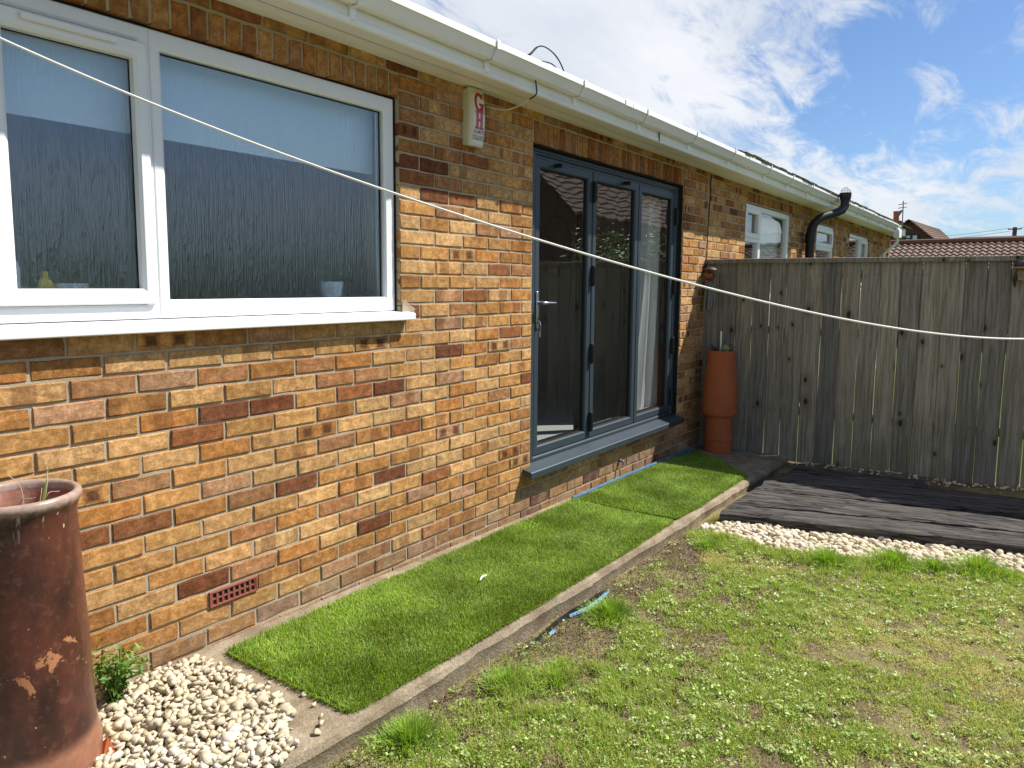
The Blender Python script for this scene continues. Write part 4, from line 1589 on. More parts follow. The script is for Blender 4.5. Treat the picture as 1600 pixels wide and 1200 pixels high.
for a_, b_ in zip(edges[:17], edges[1:18]):
    for zr in (.335, 1.055, 1.555):
        for f_ in (.28, .72):
            yy = a_ + (b_ - a_) * f_ + random.uniform(-.01, .01)
            zz = zr + random.uniform(-.012, .012)
            mb.box(5.5945, 5.603, yy - .003, yy + .003, zz - .003, zz + .003)
mb.build('nail_heads', M_BLACK, FN)['kind'] = 'stuff'
mb = MB()
ys = np.linspace(0.004, -6.1, 40)
ring = []
for y in ys:
    d = (fbm([y], [1], 3, 41)[0] - .5) * .008
    zz = 1.706 + y * .0035 + d
    ring.append([(5.566, y, zz - .040), (5.564, y, zz - .004), (5.570, y, zz), (5.652, y, zz - .003), (5.656, y, zz - .008), (5.656, y, zz - .036)])
k = 6
vs = [p_ for r in ring for p_ in r]
fs = [(r * k + j, r * k + (j + 1) % k, (r + 1) * k + (j + 1) % k, (r + 1) * k + j) for r in range(len(ys) - 1) for j in range(k)] + [tuple(range(k)), tuple(range((len(ys) - 1) * k, len(ys) * k))[::-1]]
mb.add(vs, fs)
mb.build('cap_rail', M_FENCE, FN)
for zr in (.30, 1.02, 1.52):
    MB().box(5.6215, 5.66, -6.1, -.01, zr, zr + .075, .004).build('back_rail', M_FENCE, FN)
for yp in (-.06, -1.95, -3.85, -5.75):
    MB().box(5.6615, 5.745, yp - .045, yp + .045, -.2, 1.64, .004).build('fence_post', M_FENCE, FN)

# ================================================================== SLEEPERS
corners = [  # front-left, front-right, rear-right, rear-left (plan), top height
    ((3.500, -.975), (4.062, -2.70), (4.300, -2.62), (3.745, -.960), -.040),
    ((3.752, -.965), (4.372, -2.78), (4.610, -2.70), (4.215, -.985), -.034),
    ((4.228, -.965), (4.840, -2.85), (5.030, -2.78), (4.580, -.975), -.046),
    ((4.592, -.960), (5.045, -2.80), (5.260, -2.72), (4.900, -1.01), -.052),
    ((4.915, -1.02), (5.130, -2.00), (5.330, -1.95), (5.180, -1.03), -.055),
]
SLAB = ['railway sleeper at the gravel edge with a dark front face', 'widest grey railway sleeper, second from the gravel',
        'middle railway sleeper half in the fence shadow', 'shaded dark railway sleeper second from the fence', 'short shaded railway sleeper lying nearest the fence']
for si, (A, B, C_, D, zt) in enumerate(corners):
    if si < 4:                      # they run on past the edge of the picture
        kx = (1.42, 1.36, 1.45, 1.30)[si]
        B = (A[0] + (B[0] - A[0]) * kx, A[1] + (B[1] - A[1]) * kx)
        C_ = (D[0] + (C_[0] - D[0]) * kx, D[1] + (C_[1] - D[1]) * kx)
    nl, nw = 60, 9
    vs = []
    r_ = np.random.default_rng(50 + si)
    for i in range(nl):
        s = i / (nl - 1)
        for j in range(nw):
            q = j / (nw - 1)
            q = .025 + .95 * q
            x = (A[0] * (1 - s) + B[0] * s) * (1 - q) + (D[0] * (1 - s) + C_[0] * s) * q
            y = (A[1] * (1 - s) + B[1] * s) * (1 - q) + (D[1] * (1 - s) + C_[1] * s) * q
            edge = 0 if j in (0, nw - 1) else 1
            z = zt - (.014 if edge == 0 else 0) + (fbm([x * 4 + si * 9], [y * .8], 2.2, 60 + si)[0] - .5) * .014 + (vnoise(np.array([x * 30 + si * 5]), np.array([y * 1.5]), 1.6, 70)[0] - .5) * .010
            if edge == 0:
                x += (vnoise(np.array([s * 14.0]), np.array([si + q]), 1.0, 71)[0] - .5) * .022
            if i in (0, nl - 1):
                y += (vnoise(np.array([q * 5.0]), np.array([si * 3.0 + s]), 1.0, 72)[0] - .5) * .03
                z -= .008
            vs.append((x, y, z))
    top = len(vs)
    fs = [(i * nw + j, (i + 1) * nw + j, (i + 1) * nw + j + 1, i * nw + j + 1) for i in range(nl - 1) for j in range(nw - 1)]
    per = [i * nw for i in range(nl)] + [(nl - 1) * nw + j for j in range(1, nw)] + [i * nw + nw - 1 for i in range(nl - 2, -1, -1)] + [j for j in range(nw - 2, 0, -1)]
    base_v = [(vs[i][0], vs[i][1], zt - .15) for i in per]
    n = len(per)
    fs += [(per[i], per[(i + 1) % n], top + (i + 1) % n, top + i) for i in range(n)]
    o_ = MB().add(vs + base_v, fs).build('railway_sleeper', M_SLEEPER, None, 35)
    tag(o_, SLAB[si], 'sleeper', 'railway sleepers laid by the fence')


# ================================================================== STONES
def stone_meshes(n, angular, seed):
    r_ = np.random.default_rng(seed)
    tau = (1 + 5 ** .5) / 2
    iv = np.array([(-1, tau, 0), (1, tau, 0), (-1, -tau, 0), (1, -tau, 0), (0, -1, tau), (0, 1, tau), (0, -1, -tau), (0, 1, -tau), (tau, 0, -1), (tau, 0, 1), (-tau, 0, -1), (-tau, 0, 1)], float)
    iv /= np.linalg.norm(iv[0])
    fc = [(0, 11, 5), (0, 5, 1), (0, 1, 7), (0, 7, 10), (0, 10, 11), (1, 5, 9), (5, 11, 4), (11, 10, 2), (10, 7, 6), (7, 1, 8), (3, 9, 4), (3, 4, 2), (3, 2, 6), (3, 6, 8), (3, 8, 9), (4, 9, 5), (2, 4, 11), (6, 2, 10), (8, 6, 7), (9, 8, 1)]
    verts = [tuple(v) for v in iv]
    cache, f2 = {}, []
    def mid(a, b_):
        key = (min(a, b_), max(a, b_))
        if key not in cache:
            m_ = (np.array(verts[a]) + np.array(verts[b_])) / 2
            verts.append(tuple(m_ / np.linalg.norm(m_)))
            cache[key] = len(verts) - 1
        return cache[key]
    for a, b_, c_ in fc:
        ab, bc, ca = mid(a, b_), mid(b_, c_), mid(c_, a)
        f2 += [(a, ab, ca), (b_, bc, ab), (c_, ca, bc), (ab, bc, ca)]
    sv = np.array(verts)
    res_ = []
    for i in range(n):
        v = sv.copy()
        if angular:                     # broken chips: hull of a few random points
            k_ = r_.integers(8, 13)
            pts_ = r_.normal(size=(k_, 3))
            pts_ /= (np.abs(pts_) ** 3).sum(1)[:, None] ** (1 / 3)
            pts_ *= r_.uniform(.82, 1.08, (k_, 1)) * np.array([r_.uniform(.85, 1.25), r_.uniform(.65, .95), r_.uniform(.5, .8)])
            bm = bmesh.new()
            for q_ in pts_:
                bm.verts.new(q_)
            hull = bmesh.ops.convex_hull(bm, input=bm.verts)
            bmesh.ops.delete(bm, geom=[g for g in hull['geom_interior'] if isinstance(g, bmesh.types.BMVert)], context='VERTS')
            bmesh.ops.triangulate(bm, faces=bm.faces)
            bmesh.ops.recalc_face_normals(bm, faces=bm.faces)
            bm.verts.index_update()
            v = np.array([q_.co[:] for q_ in bm.verts])
            f2 = [tuple(x.index for x in f_.verts) for f_ in bm.faces]
            bm.free()
        else:
            v *= np.array([r_.uniform(.9, 1.2), r_.uniform(.75, 1.0), r_.uniform(.6, .8)])
            v += r_.normal(0, .035, v.shape)
        q = r_.uniform(0, 6.28)
        Rz = np.array([[math.cos(q), -math.sin(q), 0], [math.sin(q), math.cos(q), 0], [0, 0, 1]])
        res_.append((v @ Rz.T, np.array(f2)))
    return res_


def scatter(poly, spacing, zfun, rad, layers, seed, edge_soft=0.0):
    r_ = np.random.default_rng(seed)
    xs_, ys_ = [p_[0] for p_ in poly], [p_[1] for p_ in poly]
    out_ = []
    for L in range(layers):
        gx_ = np.arange(min(xs_), max(xs_), spacing)
        gy_ = np.arange(min(ys_), max(ys_), spacing)
        Xg, Yg = np.meshgrid(gx_, gy_)
        Xg = (Xg + r_.uniform(-.5, .5, Xg.shape) * spacing).ravel()
        Yg = (Yg + r_.uniform(-.5, .5, Yg.shape) * spacing).ravel()
        ok = inpoly(Xg + r_.normal(0, edge_soft, Xg.shape), Yg + r_.normal(0, edge_soft, Yg.shape), poly)
        for x, y in zip(Xg[ok], Yg[ok]):
            s = rad * np.clip(r_.lognormal(0, .28), .5, 1.55)
            out_.append((x, y, zfun(x, y) + s * .42 + L * rad * .85, s, L))
    return out_


def emit_stones(st, protos, root, keep, key):
    st = sorted(st, key=key)
    mes = []
    for v, f in protos:
        mes.append(arr_mesh('pebble', v, f, M_CHIP, np.ones((len(v), 3)), smooth=SMOOTH))
        if SMOOTH:
            mes[-1].set_sharp_from_angle(angle=math.radians(42))
    for (x, y, z, s, L) in st[:keep]:
        o_ = bpy.data.objects.new('pebble', random.choice(mes))
        COL.objects.link(o_)
        o_.location = (x, y, z)
        o_.scale = (s, s, s)
        o_.rotation_euler = (random.uniform(-.5, .5), random.uniform(-.5, .5), random.uniform(0, 6.28))
        attach(o_, root)
    V, F, C, n0 = [], [], [], 0
    for (x, y, z, s, L) in st[keep:]:
        v, f = random.choice(protos)
        a, b_ = random.uniform(-.5, .5), random.uniform(0, 6.28)
        R = np.array((Matrix.Rotation(b_, 3, 'Z') @ Matrix.Rotation(a, 3, 'X')))
        V.append(v @ R.T * s + np.array([x, y, z]))
        F.append(f + n0)
        C.append(np.tile(np.array([1, 1, 1]) * random.uniform(.78, 1.08) * np.array([1, random.uniform(.95, 1.0), random.uniform(.85, 1.0)]), (len(v), 1)))
        n0 += len(v)
    if V:
        me = arr_mesh('stone_fill', np.concatenate(V), np.concatenate(F), M_CHIP, np.concatenate(C), smooth=SMOOTH)
        if SMOOTH:
            me.set_sharp_from_angle(angle=math.radians(42))
        o_ = link('stone_fill', me, root)
        o_['kind'] = 'stuff'


SMOOTH = False
GP = thing('gravel_patch', 'patch of pale angular limestone chips between the big pot and the turf', 'gravel', (0.1, -.45, 0))
poly = [(-.75, -.02), (0.30, -.03), (0.385, -.12), (0.41, -.30), (0.405, -.50), (0.375, -.64), (0.30, -.76), (0.17, -.85), (-.75, -.95)]
st = scatter(poly, .0235, lambda x, y: gz(x) - .004, .0162, 2, 3, .012)
st += [(x, y, gz(x) + .008, .014, 0) for x, y in ((.455, -.66), (.43, -.74), (.47, -.585), (.40, -.77), (.36, -.80), (.44, -.43))]
emit_stones(st, stone_meshes(30, True, 4), GP, 300, lambda s: (0 if s[4] == 1 else 3) + (0 if s[0] > -.18 else 2) + math.hypot(s[0] + 1, s[1] + 2.59) * .5)
SMOOTH = True
GS = thing('gravel_strip', 'strip of rounded cream pebbles between the sleepers and the lawn', 'gravel', (3.6, -1.8, -.1))
poly = [(3.33, -.875), (3.50, -.93), (4.10, -2.75), (4.33, -3.4), (3.95, -3.4), (3.74, -2.70), (3.54, -2.1), (3.28, -1.72), (3.21, -1.35), (3.25, -1.05)]
st = scatter(poly, .031, lambda x, y: float(lz(x, y)) - .012, .0172, 2, 8, .02)
emit_stones(st, stone_meshes(10, False, 9), GS, 260, lambda s: (0 if s[4] == 1 else 3) + (4 if s[1] < -2.65 else 0) + s[0] * .2)
# stray stones along the fence foot
GF = thing('stray_gravel', 'scattered small pale stones along the shaded foot of the fence', 'gravel', (5.4, -1.6, -.09))
st = []
for _ in range(170):
    y = random.uniform(-2.75, -.75)
    xf = 5.575 - random.uniform(0, .20) * random.random() - (0.12 * random.random() if y < -1.9 else 0)
    st.append((xf, y, float(lz(xf, y)) + .012, random.uniform(.006, .016), 0))
emit_stones(st, stone_meshes(6, True, 12), GF, 60, lambda s: -s[3])

# ================================================================== ARTIFICIAL TURF
def turf_piece(name, label, poly, n, seed, zoff):
    t_ = thing(name, label, 'artificial turf', (sum(p_[0] for p_ in poly) / len(poly), sum(p_[1] for p_ in poly) / len(poly), gz(poly[0][0])), 'artificial turf strips on the path')
    def zt(x, y):
        return -0.0165 * np.maximum(x, -1) + zoff + (fbm(x, y, 3.0, seed) - .42) * .012
    mb = MB()
    m_ = len(poly)
    top = [(x, y, float(zt(np.array([x]), np.array([y]))[0])) for x, y in poly]
    bot = [(x, y, gz(x) + .0025) for x, y in poly]
    mb.add(top + bot, [tuple(range(m_))] + [(i, (i + 1) % m_, m_ + (i + 1) % m_, m_ + i) for i in range(m_)])
    mb.build('backing', mat_turfback, t_)
    xs_, ys_ = [p_[0] for p_ in poly], [p_[1] for p_ in poly]
    k_ = int(n * (max(xs_) - min(xs_)) * (max(ys_) - min(ys_)))
    x, y = rng.uniform(min(xs_), max(xs_), k_), rng.uniform(min(ys_), max(ys_), k_)
    ok = inpoly(x, y, poly)
    x, y = x[ok], y[ok]
    n_ = len(x)
    x, y = x + rng.normal(0, .006, n_), y + rng.normal(0, .006, n_)
    P = np.stack([x, y, zt(x, y)], 1)
    H = rng.uniform(.015, .029, n_)
    W = rng.uniform(.0014, .0026, n_)
    patch = fbm(x, y, 4.5, seed + 3)
    yaw = rng.normal(0.5, 1.0, n_) + (fbm(x, y, 6, seed + 7) - .5) * 5
    lean = np.clip(rng.normal(.70, .34, n_) + (patch - .5) * .9, .05, 1.45)
    col = jitcol((.235, .355, .030), n_, .22, .07)
    br = rng.random(n_) < .16
    col[br] = jitcol((.42, .47, .12), br.sum(), .2, .06)
    dk = rng.random(n_) < .25
    col[dk] = jitcol((.11, .19, .025), dk.sum(), .2, .06)
    col = np.clip(col * (.76 + .52 * np.clip((fbm(x, y, 3.2, seed + 21) * .6 + patch * .4 - .25) / .5, 0, 1))[:, None], .003, 1)
    V, F, C = blades(P, H, W, lean, col, col * 1.2, yaw, .4)
    fr_ = [(V, F, C)]
    for i in range(m_):
        (xa, ya), (xb, yb) = poly[i], poly[(i + 1) % m_]
        ln = math.hypot(xb - xa, yb - ya)
        k2 = int(ln * 900)
        if k2 < 3 or (ya > -.2 and yb > -.2):
            continue
        u_ = rng.random(k2)
        out_yaw = math.atan2(-(xb - xa), (yb - ya))
        mid_in = inpoly(np.array([(xa + xb) / 2 + .01 * math.cos(out_yaw)]), np.array([(ya + yb) / 2 + .01 * math.sin(out_yaw)]), poly)[0]
        if mid_in:
            out_yaw += math.pi
        px_, py_ = xa + (xb - xa) * u_ + rng.normal(0, .003, k2), ya + (yb - ya) * u_ + rng.normal(0, .003, k2)
        clump = fbm(px_ * 7, py_ * 7, 2.0, seed + 11)
        fr_.append(blades(np.stack([px_, py_, zt(px_, py_) - .003], 1), rng.uniform(.014, .032, k2) * (.5 + clump), rng.uniform(.0014, .0026, k2), np.clip(rng.normal(1.0, .3, k2), .2, 1.6), jitcol((.22, .33, .03), k2, .25, .07), None, out_yaw + rng.normal(0, .55, k2), .6))
    V, F, C = merge(fr_)
    o_ = link('turf_pile', arr_mesh('turf_pile', V, F, M_TURF, C), t_)
    o_['kind'] = 'stuff'


mat_turfback = mat_plain('turf_backing', (0.05, 0.085, 0.016), .95, .05, .4, 60)
turf_piece('artificial_turf', 'long nearer strip of artificial turf running along the wall from the gravel',
           [(.472, -.10), (1.5, -.085), (2.6, -.075), (3.150, -.062), (3.115, -.45), (3.140, -.805), (2.4, -.822), (1.5, -.822), (.9, -.815), (.53, -.805), (.498, -.78), (.485, -.45)], 80000, 31, .007)
turf_piece('artificial_turf', 'shorter far piece of artificial turf below the bifold doors, partly in fence shadow',
           [(3.185, -.085), (4.0, -.075), (4.9, -.10), (5.18, -.13), (5.05, -.34), (4.78, -.60), (4.60, -.79), (4.1, -.80), (3.6, -.812), (3.20, -.80), (3.165, -.45)], 55000, 37, .010)
mb = MB()
mb.tube(spline([(3.16, -.045, gz(3.16) + .012), (3.5, -.040, gz(3.5) + .012), (4.2, -.040, gz(4.2) + .014), (4.6, -.045, gz(4.6) + .014), (5.25, -.06, gz(5.25) + .014)]), .013, 8)
tag(mb.build('blue_pipe', M_BLUE), 'blue water pipe lying between the wall and the far turf piece', 'pipe')
mb = MB()
vs = []
for (a, b_) in ((1.580, -.497), (1.600, -.486), (1.620, -.482), (1.638, -.486)):
    vs += [(a, b_, .020), (a + .003, b_ + .008, .024)]
mb.add(vs, [(2 * i, 2 * i + 1, 2 * i + 3, 2 * i + 2) for i in range(3)])
mb.tube([(1.57, -.497, .020), (1.61, -.480, .024), (1.65, -.482, .022)], [.0006, .0014, .0006], 5)
tag(mb.build('feather', M_WHITEP), 'small white feather lying on the artificial turf', 'feather')

# ================================================================== LAWN GRASS
def bare(x, y):
    """0 bare soil .. 1 grass"""
    k_ = np.clip((fbm(x, y, 1.7, 81) - .28) / .22, 0, 1)
    edge = np.clip((-y - 1.01 - (fbm(x, y, 3, 82) - .4) * .55) / .12, 0.04, 1)
    edge = np.where(x < .75, np.maximum(edge, np.clip((-y - .86) / .05, 0, 1)), edge)
    spots = np.clip((fbm(x, y, 5.5, 83) - .285) / .13, 0.10, 1) * np.clip((fbm(x, y, 16, 84) - .33) / .14, 0.12, 1)
    return np.clip(k_ * .35 + .65, 0, 1) * edge * spots


STRIP = [(3.33, -.85), (3.21, -1.35), (3.28, -1.72), (3.54, -2.1), (3.74, -2.70), (4.0, -3.5), (6, -3.5), (6, -.85)]


def lawn_points(k_, x0=-.2, x1=4.1, y0=-3.7, y1=-.83):
    x, y = rng.uniform(x0, x1, k_), rng.uniform(y0, y1, k_)
    # keep what the camera side of the garden needs
    ok = (~inpoly(x, y, STRIP)) & (y < CE - .012) & (y > -2.75 - .35 * np.clip(x, -1, 3)) & (x > -.1 + (-.85 - y) * -.02)
    return x[ok], y[ok]


parts_ = []
x, y = lawn_points(900000)
ok = rng.random(len(x)) < bare(x, y)
x, y = x[ok], y[ok]
n_ = len(x)
lush = np.clip((fbm(x, y, 1.9, 91) - .34) / .20, 0, 1) * np.clip(1.45 - x * .15 - (-y - .9) * .28, .25, 1)
lush = np.clip(lush + np.clip((fbm(x, y, 6, 92) - .58) / .1, 0, 1) * .5, 0, 1)
sedge = np.interp(-y, [.85, 1.05, 1.35, 1.72, 2.1, 2.7, 3.4], [3.33, 3.25, 3.21, 3.28, 3.54, 3.74, 3.95])
longz = np.clip(1 - np.abs(sedge - .07 - x) / .16, 0, 1) * np.clip((fbm(x, y, 5, 97) - .36) / .12, 0, 1) * 1.5
leftz = np.clip((1.75 - x) / .5, 0, 1) * np.clip((1.75 + y) / .45, 0, 1) * np.clip((fbm(x, y, 4.2, 98) - .42) / .10, 0, 1) * 1.3
midz = np.clip((fbm(x, y, 3.1, 99) - .60) / .07, 0, 1) * .35
longz = longz + leftz + midz
lush = np.clip(lush + longz * .8, 0, 1)
H = rng.uniform(.007, .017, n_) * (1 + lush * .9 + longz * 1.6)
W = rng.uniform(.0018, .0034, n_)
lean = np.clip(rng.normal(.85, .35, n_) - lush * .2, .05, 1.4)
cg = jitcol((.315, .420, .070), n_, .24, .08)
cy_ = jitcol((.520, .490, .185), n_, .26, .08)
col = cg * lush[:, None] + cy_ * (1 - lush[:, None])
dry = rng.random(n_) < .16
col[dry] = jitcol((.50, .42, .24), dry.sum(), .25, .05)
parts_.append(blades(np.stack([x, y, lz(x, y) - .002], 1), H, W, lean, col, col * 1.15))
V, F, C = merge(parts_)
o = link('lawn_grass', arr_mesh('lawn_grass', V, F, M_GRASS, C))
tag(o, 'short patchy grass growing over the lawn', 'grass', None, 'stuff')

# broad-leaved weeds: rosettes and clover
x, y = lawn_points(17000)
ok = rng.random(len(x)) < np.clip((fbm(x, y, 2.4, 95) - .30) / .2, 0.15, 1) * np.clip(bare(x, y) + .15, 0, 1)
x, y = x[ok], y[ok]
PX, PY, SZ, PH = [], [], [], []
for cx_, cy2 in zip(x, y):
    k_ = random.randint(3, 9)
    rr = random.uniform(.006, .022)
    a = np.linspace(0, 2 * np.pi, k_, endpoint=False) + random.random()
    PX.append(cx_ + rr * np.cos(a))
    PY.append(cy2 + rr * np.sin(a))
    SZ.append(np.full(k_, random.choice((.006, .008, .009, .011, .013, .017))) * np.random.default_rng(k_).uniform(.8, 1.2, k_))
    PH.append(np.full(k_, random.uniform(.008, .028)))
PX, PY, SZ, PH = map(np.concatenate, (PX, PY, SZ, PH))
n_ = len(PX)
col = jitcol((.30, .385, .11), n_, .25, .07)
pale = rng.random(n_) < .3
col[pale] = jitcol((.42, .49, .19), pale.sum(), .15, .05)
V, F, C = leaves(np.stack([PX, PY, lz(PX, PY) + PH], 1), SZ, col, None, .62, .45)
o = link('lawn_weeds', arr_mesh('lawn_weeds', V, F, M_LEAF, C))
tag(o, 'small broad leaved weeds and clover spread through the lawn', 'weeds', None, 'stuff')

# crumbs of soil and straw in the bare strip by the kerb
x, y = lawn_points(42000, .3, 3.6, -1.6, -.84)
ok = rng.random(len(x)) < np.clip(1 - bare(x, y) * 1.3, 0, 1)
x, y = x[ok], y[ok]
n_ = len(x)
col = np.where((rng.random(n_) < .45)[:, None], jitcol((.26, .20, .12), n_, .3), jitcol((.07, .048, .032), n_, .3))
V, F, C = leaves(np.stack([x, y, lz(x, y) + rng.uniform(.001, .008, n_)], 1), rng.uniform(.004, .014, n_), col, None, .4, .7)
o = link('soil_crumbs', arr_mesh('soil_crumbs', V, F, M_LEAF, C))
tag(o, 'crumbs of soil and dry straw on the bare strip below the path edge', 'soil', None, 'stuff')

x, y = lawn_points(70)
n_ = len(x)
V, F, C = leaves(np.stack([x, y, lz(x, y) + .022], 1), rng.uniform(.008, .013, n_), jitcol((.75, .73, .68), n_, .05, .02), None, .9, .4)
o = link('daisy_flowers', arr_mesh('daisy_flowers', V, F, M_LEAF, C))
tag(o, 'tiny white flower heads dotted over the lawn', 'flowers', None, 'stuff')

# grass tufts
TUFTS = [(1.85, -1.06, .11, .085, 900, 'round bright grass tuft beside the blue plastic by the path edge'),
         (1.10, -1.02, .10, .075, 700, 'grass tuft leaning at the path edge in front of the turf corner'),
         (0.62, -.96, .12, .085, 900, 'shaggy grass tuft at the near corner of the path edge'),
         (3.20, -1.72, .10, .10, 700, 'dense round grass tuft at the left of the pebble strip edge'),
         (3.42, -2.02, .12, .095, 800, 'grass tuft in the middle of the pebble strip edge'),
         (3.62, -2.42, .13, .10, 900, 'tall grass tuft at the right of the pebble strip edge'),
         (3.48, -2.22, .08, .08, 450, 'thin grass tuft between two larger ones by the pebbles'),
         (1.25, -1.15, .09, .06, 450, 'low grass tuft on the bare soil near the path edge'),
         (3.02, -1.08, .08, .055, 600, 'short weedy tuft where the path edge meets the pebbles'),
         (3.62, -.925, .07, .05, 260, 'dry yellow tuft between the path edge and the sleeper ends')]
for (cx_, cy2, rr, hh, k_, lab) in TUFTS:
    a, r_ = rng.uniform(0, 2 * np.pi, k_), np.abs(rng.normal(0, .5, k_)) * rr
    x, y = cx_ + r_ * np.cos(a), cy2 + r_ * np.sin(a)
    y = np.minimum(y, CE - .02)
    H = rng.uniform(.55, 1.05, k_) * hh
    W = rng.uniform(.0022, .004, k_)
    lean = np.clip(.25 + r_ / rr * .7 + rng.normal(0, .2, k_), .02, 1.3)
    base = (.34, .31, .13) if 'dry' in lab else (.25, .38, .055)
    k_ = int(k_ * 1.5)
    a, r_ = rng.uniform(0, 2 * np.pi, k_), np.minimum(np.abs(rng.normal(0, .5, k_)), 1.0) * rr * 1.1
    x, y = cx_ + r_ * np.cos(a), cy2 + r_ * np.sin(a)
    y = np.where(y > CE - .02, 2 * (CE - .02) - y, y)
    H = rng.uniform(.45, 1.1, k_) * hh
    W = rng.uniform(.0022, .004, k_)
    lean = np.clip(.25 + r_ / rr * .7 + rng.normal(0, .2, k_), .02, 1.3)
    col = jitcol(base, k_, .22, .07)
    V, F, C = blades(np.stack([x, y, lz(x, y) - .004], 1), H, W, lean, col, col * 1.2, a + rng.normal(0, .5, k_))
    o_ = link('grass_tuft', arr_mesh('grass_tuft', V, F, M_GRASS, C))
    tag(o_, lab, 'grass tuft', 'grass tufts along the lawn edges')

# plastic edging strip at the foot of the path edge
mb = MB()
pts = [(1.36, -.900), (1.50, -.892), (1.65, -.888), (1.78, -.897), (1.90, -.905), (2.02, -.900), (2.14, -.895)]
vs = []
for i, (x, y) in enumerate(pts):
    z = float(lz(x, y))
    up_ = (.004, .016, .022, .030, .034, .030, .012)[i]
    vs += [(x, y + .006, z - .01), (x, y + .010, z + up_), (x, y + .005, z + up_ + .001), (x, y - .002, z - .01)]
fs = [(4 * i + j, 4 * i + (j + 1) % 4, 4 * i + 4 + (j + 1) % 4, 4 * i + 4 + j) for i in range(len(pts) - 1) for j in range(4)]
ES = thing('plastic_edging', 'strip of black and pale blue plastic sticking out below the path edge', 'edging', (1.75, -.9, -.1))
mb.add(vs, fs)
mb.build('black_liner', M_DARKPLAS, ES)
mb = MB()
vs = []
for (x, y, wd) in ((1.74, -.903, .010), (1.80, -.908, .022), (1.88, -.918, .036), (1.96, -.918, .034), (2.05, -.912, .022), (2.12, -.906, .008)):
    z = float(lz(x, y)) + .022
    vs += [(x, y, z), (x + .004, y - wd * .42, z - .014)]
mb.add(vs, [(2 * i, 2 * i + 1, 2 * i + 3, 2 * i + 2) for i in range(5)])
vs = [(1.56, -.905), (1.60, -.902), (1.605, -.922), (1.57, -.925)]
mb.add([(x, y, float(lz(x, y)) + .014 - i * .002) for i, (x, y) in enumerate(vs)], [(0, 1, 2, 3)])
mb.build('blue_sheet', M_BLUEPALE, ES)

# ================================================================== BIG CHIMNEY POT PLANTER
PCX, PCY = -.256, -.280
BP = thing('chimney_pot_planter', 'tall brown salt glazed chimney pot planter with a rolled rim by the wall', 'planter', (PCX, PCY, 0))
mb = MB()
prof = [(.150, -.03), (.176, -.03), (.180, .0), (.178, .085), (.172, .100), (.168, .12), (.164, .20), (.158, .40), (.151, .60), (.146, .76), (.145, .80), (.148, .812),
        (.152, .828), (.158, .836), (.161, .846), (.159, .856), (.152, .862), (.145, .862), (.139, .858), (.131, .845), (.130, .80), (.128, .70), (.001, .70)]
prof = [(r_ * .98, z_ - (.012 if z_ > .5 else 0)) for r_, z_ in prof]
prof = prof[:-4] + [(.1335, .838), (.1325, .825)]
mb.lathe(prof, PCX, PCY, 64, 0, None, .004)
mb.build('body', M_POT, BP, 50)
MB().lathe([(.1325, .8249), (.129, .78), (.126, .60), (.001, .60)], PCX, PCY, 48).build('inside', M_POTIN, BP, 50)
mb = MB()          # broken shard at the foot
for (a, s, zz) in ((-.62, .04, .06), (-.50, .035, .03)):
    cx_, cy2 = PCX + .188 * math.cos(a), PCY + .188 * math.sin(a)
    mb.add([(cx_ - .02, cy2 - .01, 0), (cx_ + s * .6, cy2 + .02, 0.0), (cx_ + .01, cy2 + .015, zz), (cx_ - .01, cy2 + .03, zz * .5), (cx_ + .02, cy2 - .03, 0.0)], [(0, 4, 2), (4, 1, 2), (1, 3, 2), (3, 0, 2)])
mb.build('broken_shard', M_TERRA, BP)
b = MB()
b.lathe([(.0005, .65), (.05, .656), (.09, .648), (.125, .652)], PCX, PCY, 24)
b.build('compost', M_SOIL, BP, True)
SP_ = thing('sprouting_plant', 'green strap leaves and dry stalks rising inside the big chimney pot', 'plant', (PCX, PCY, .72))
mb = MB()
def strap(base, tip, wd, mbx, sag=.0):
    b_, t2 = Vector(base), Vector(tip)
    side = (t2 - b_).cross(Vector((.5, -.8, .1))).normalized()
    vs = []
    for i in range(7):
        s = i / 6
        c_ = b_.lerp(t2, s) + Vector((0, 0, sag * math.sin(s * math.pi)))
        wv = wd * (1 - s ** 2.2) * (.6 + .4 * min(1, s * 4)) / 2 + .0003
        vs += [c_ - side * wv, c_ + side * wv]
    mbx.add(vs, [(2 * i, 2 * i + 1, 2 * i + 3, 2 * i + 2) for i in range(6)], 0, (.14, .24, .03, 1))
strap((PCX + .03, PCY + .01, .65), (PCX + .095, PCY + .03, .905), .016, mb)
strap((PCX - .05, PCY - .03, .65), (PCX - .065, PCY - .03, .89), .012, mb)
strap((PCX - .02, PCY - .06, .65), (PCX - .10, PCY - .10, .86), .012, mb)
mb.build('strap_leaves', M_LEAF, SP_)
mb = MB()
for k_ in range(7):
    a = k_ * 1.1
    mb.tube(spline([(PCX + .02 * math.cos(a), PCY + .02 * math.sin(a), .65), (PCX + .07 * math.cos(a), PCY + .07 * math.sin(a), .83), (PCX + .10 * math.cos(a + .4), PCY + .10 * math.sin(a + .4), .90 - .012 * k_)], 5), .0011, 4)
mb.build('dry_stalks', mat_plain('dry_stalk', (.42, .32, .22), .9, .1), SP_)

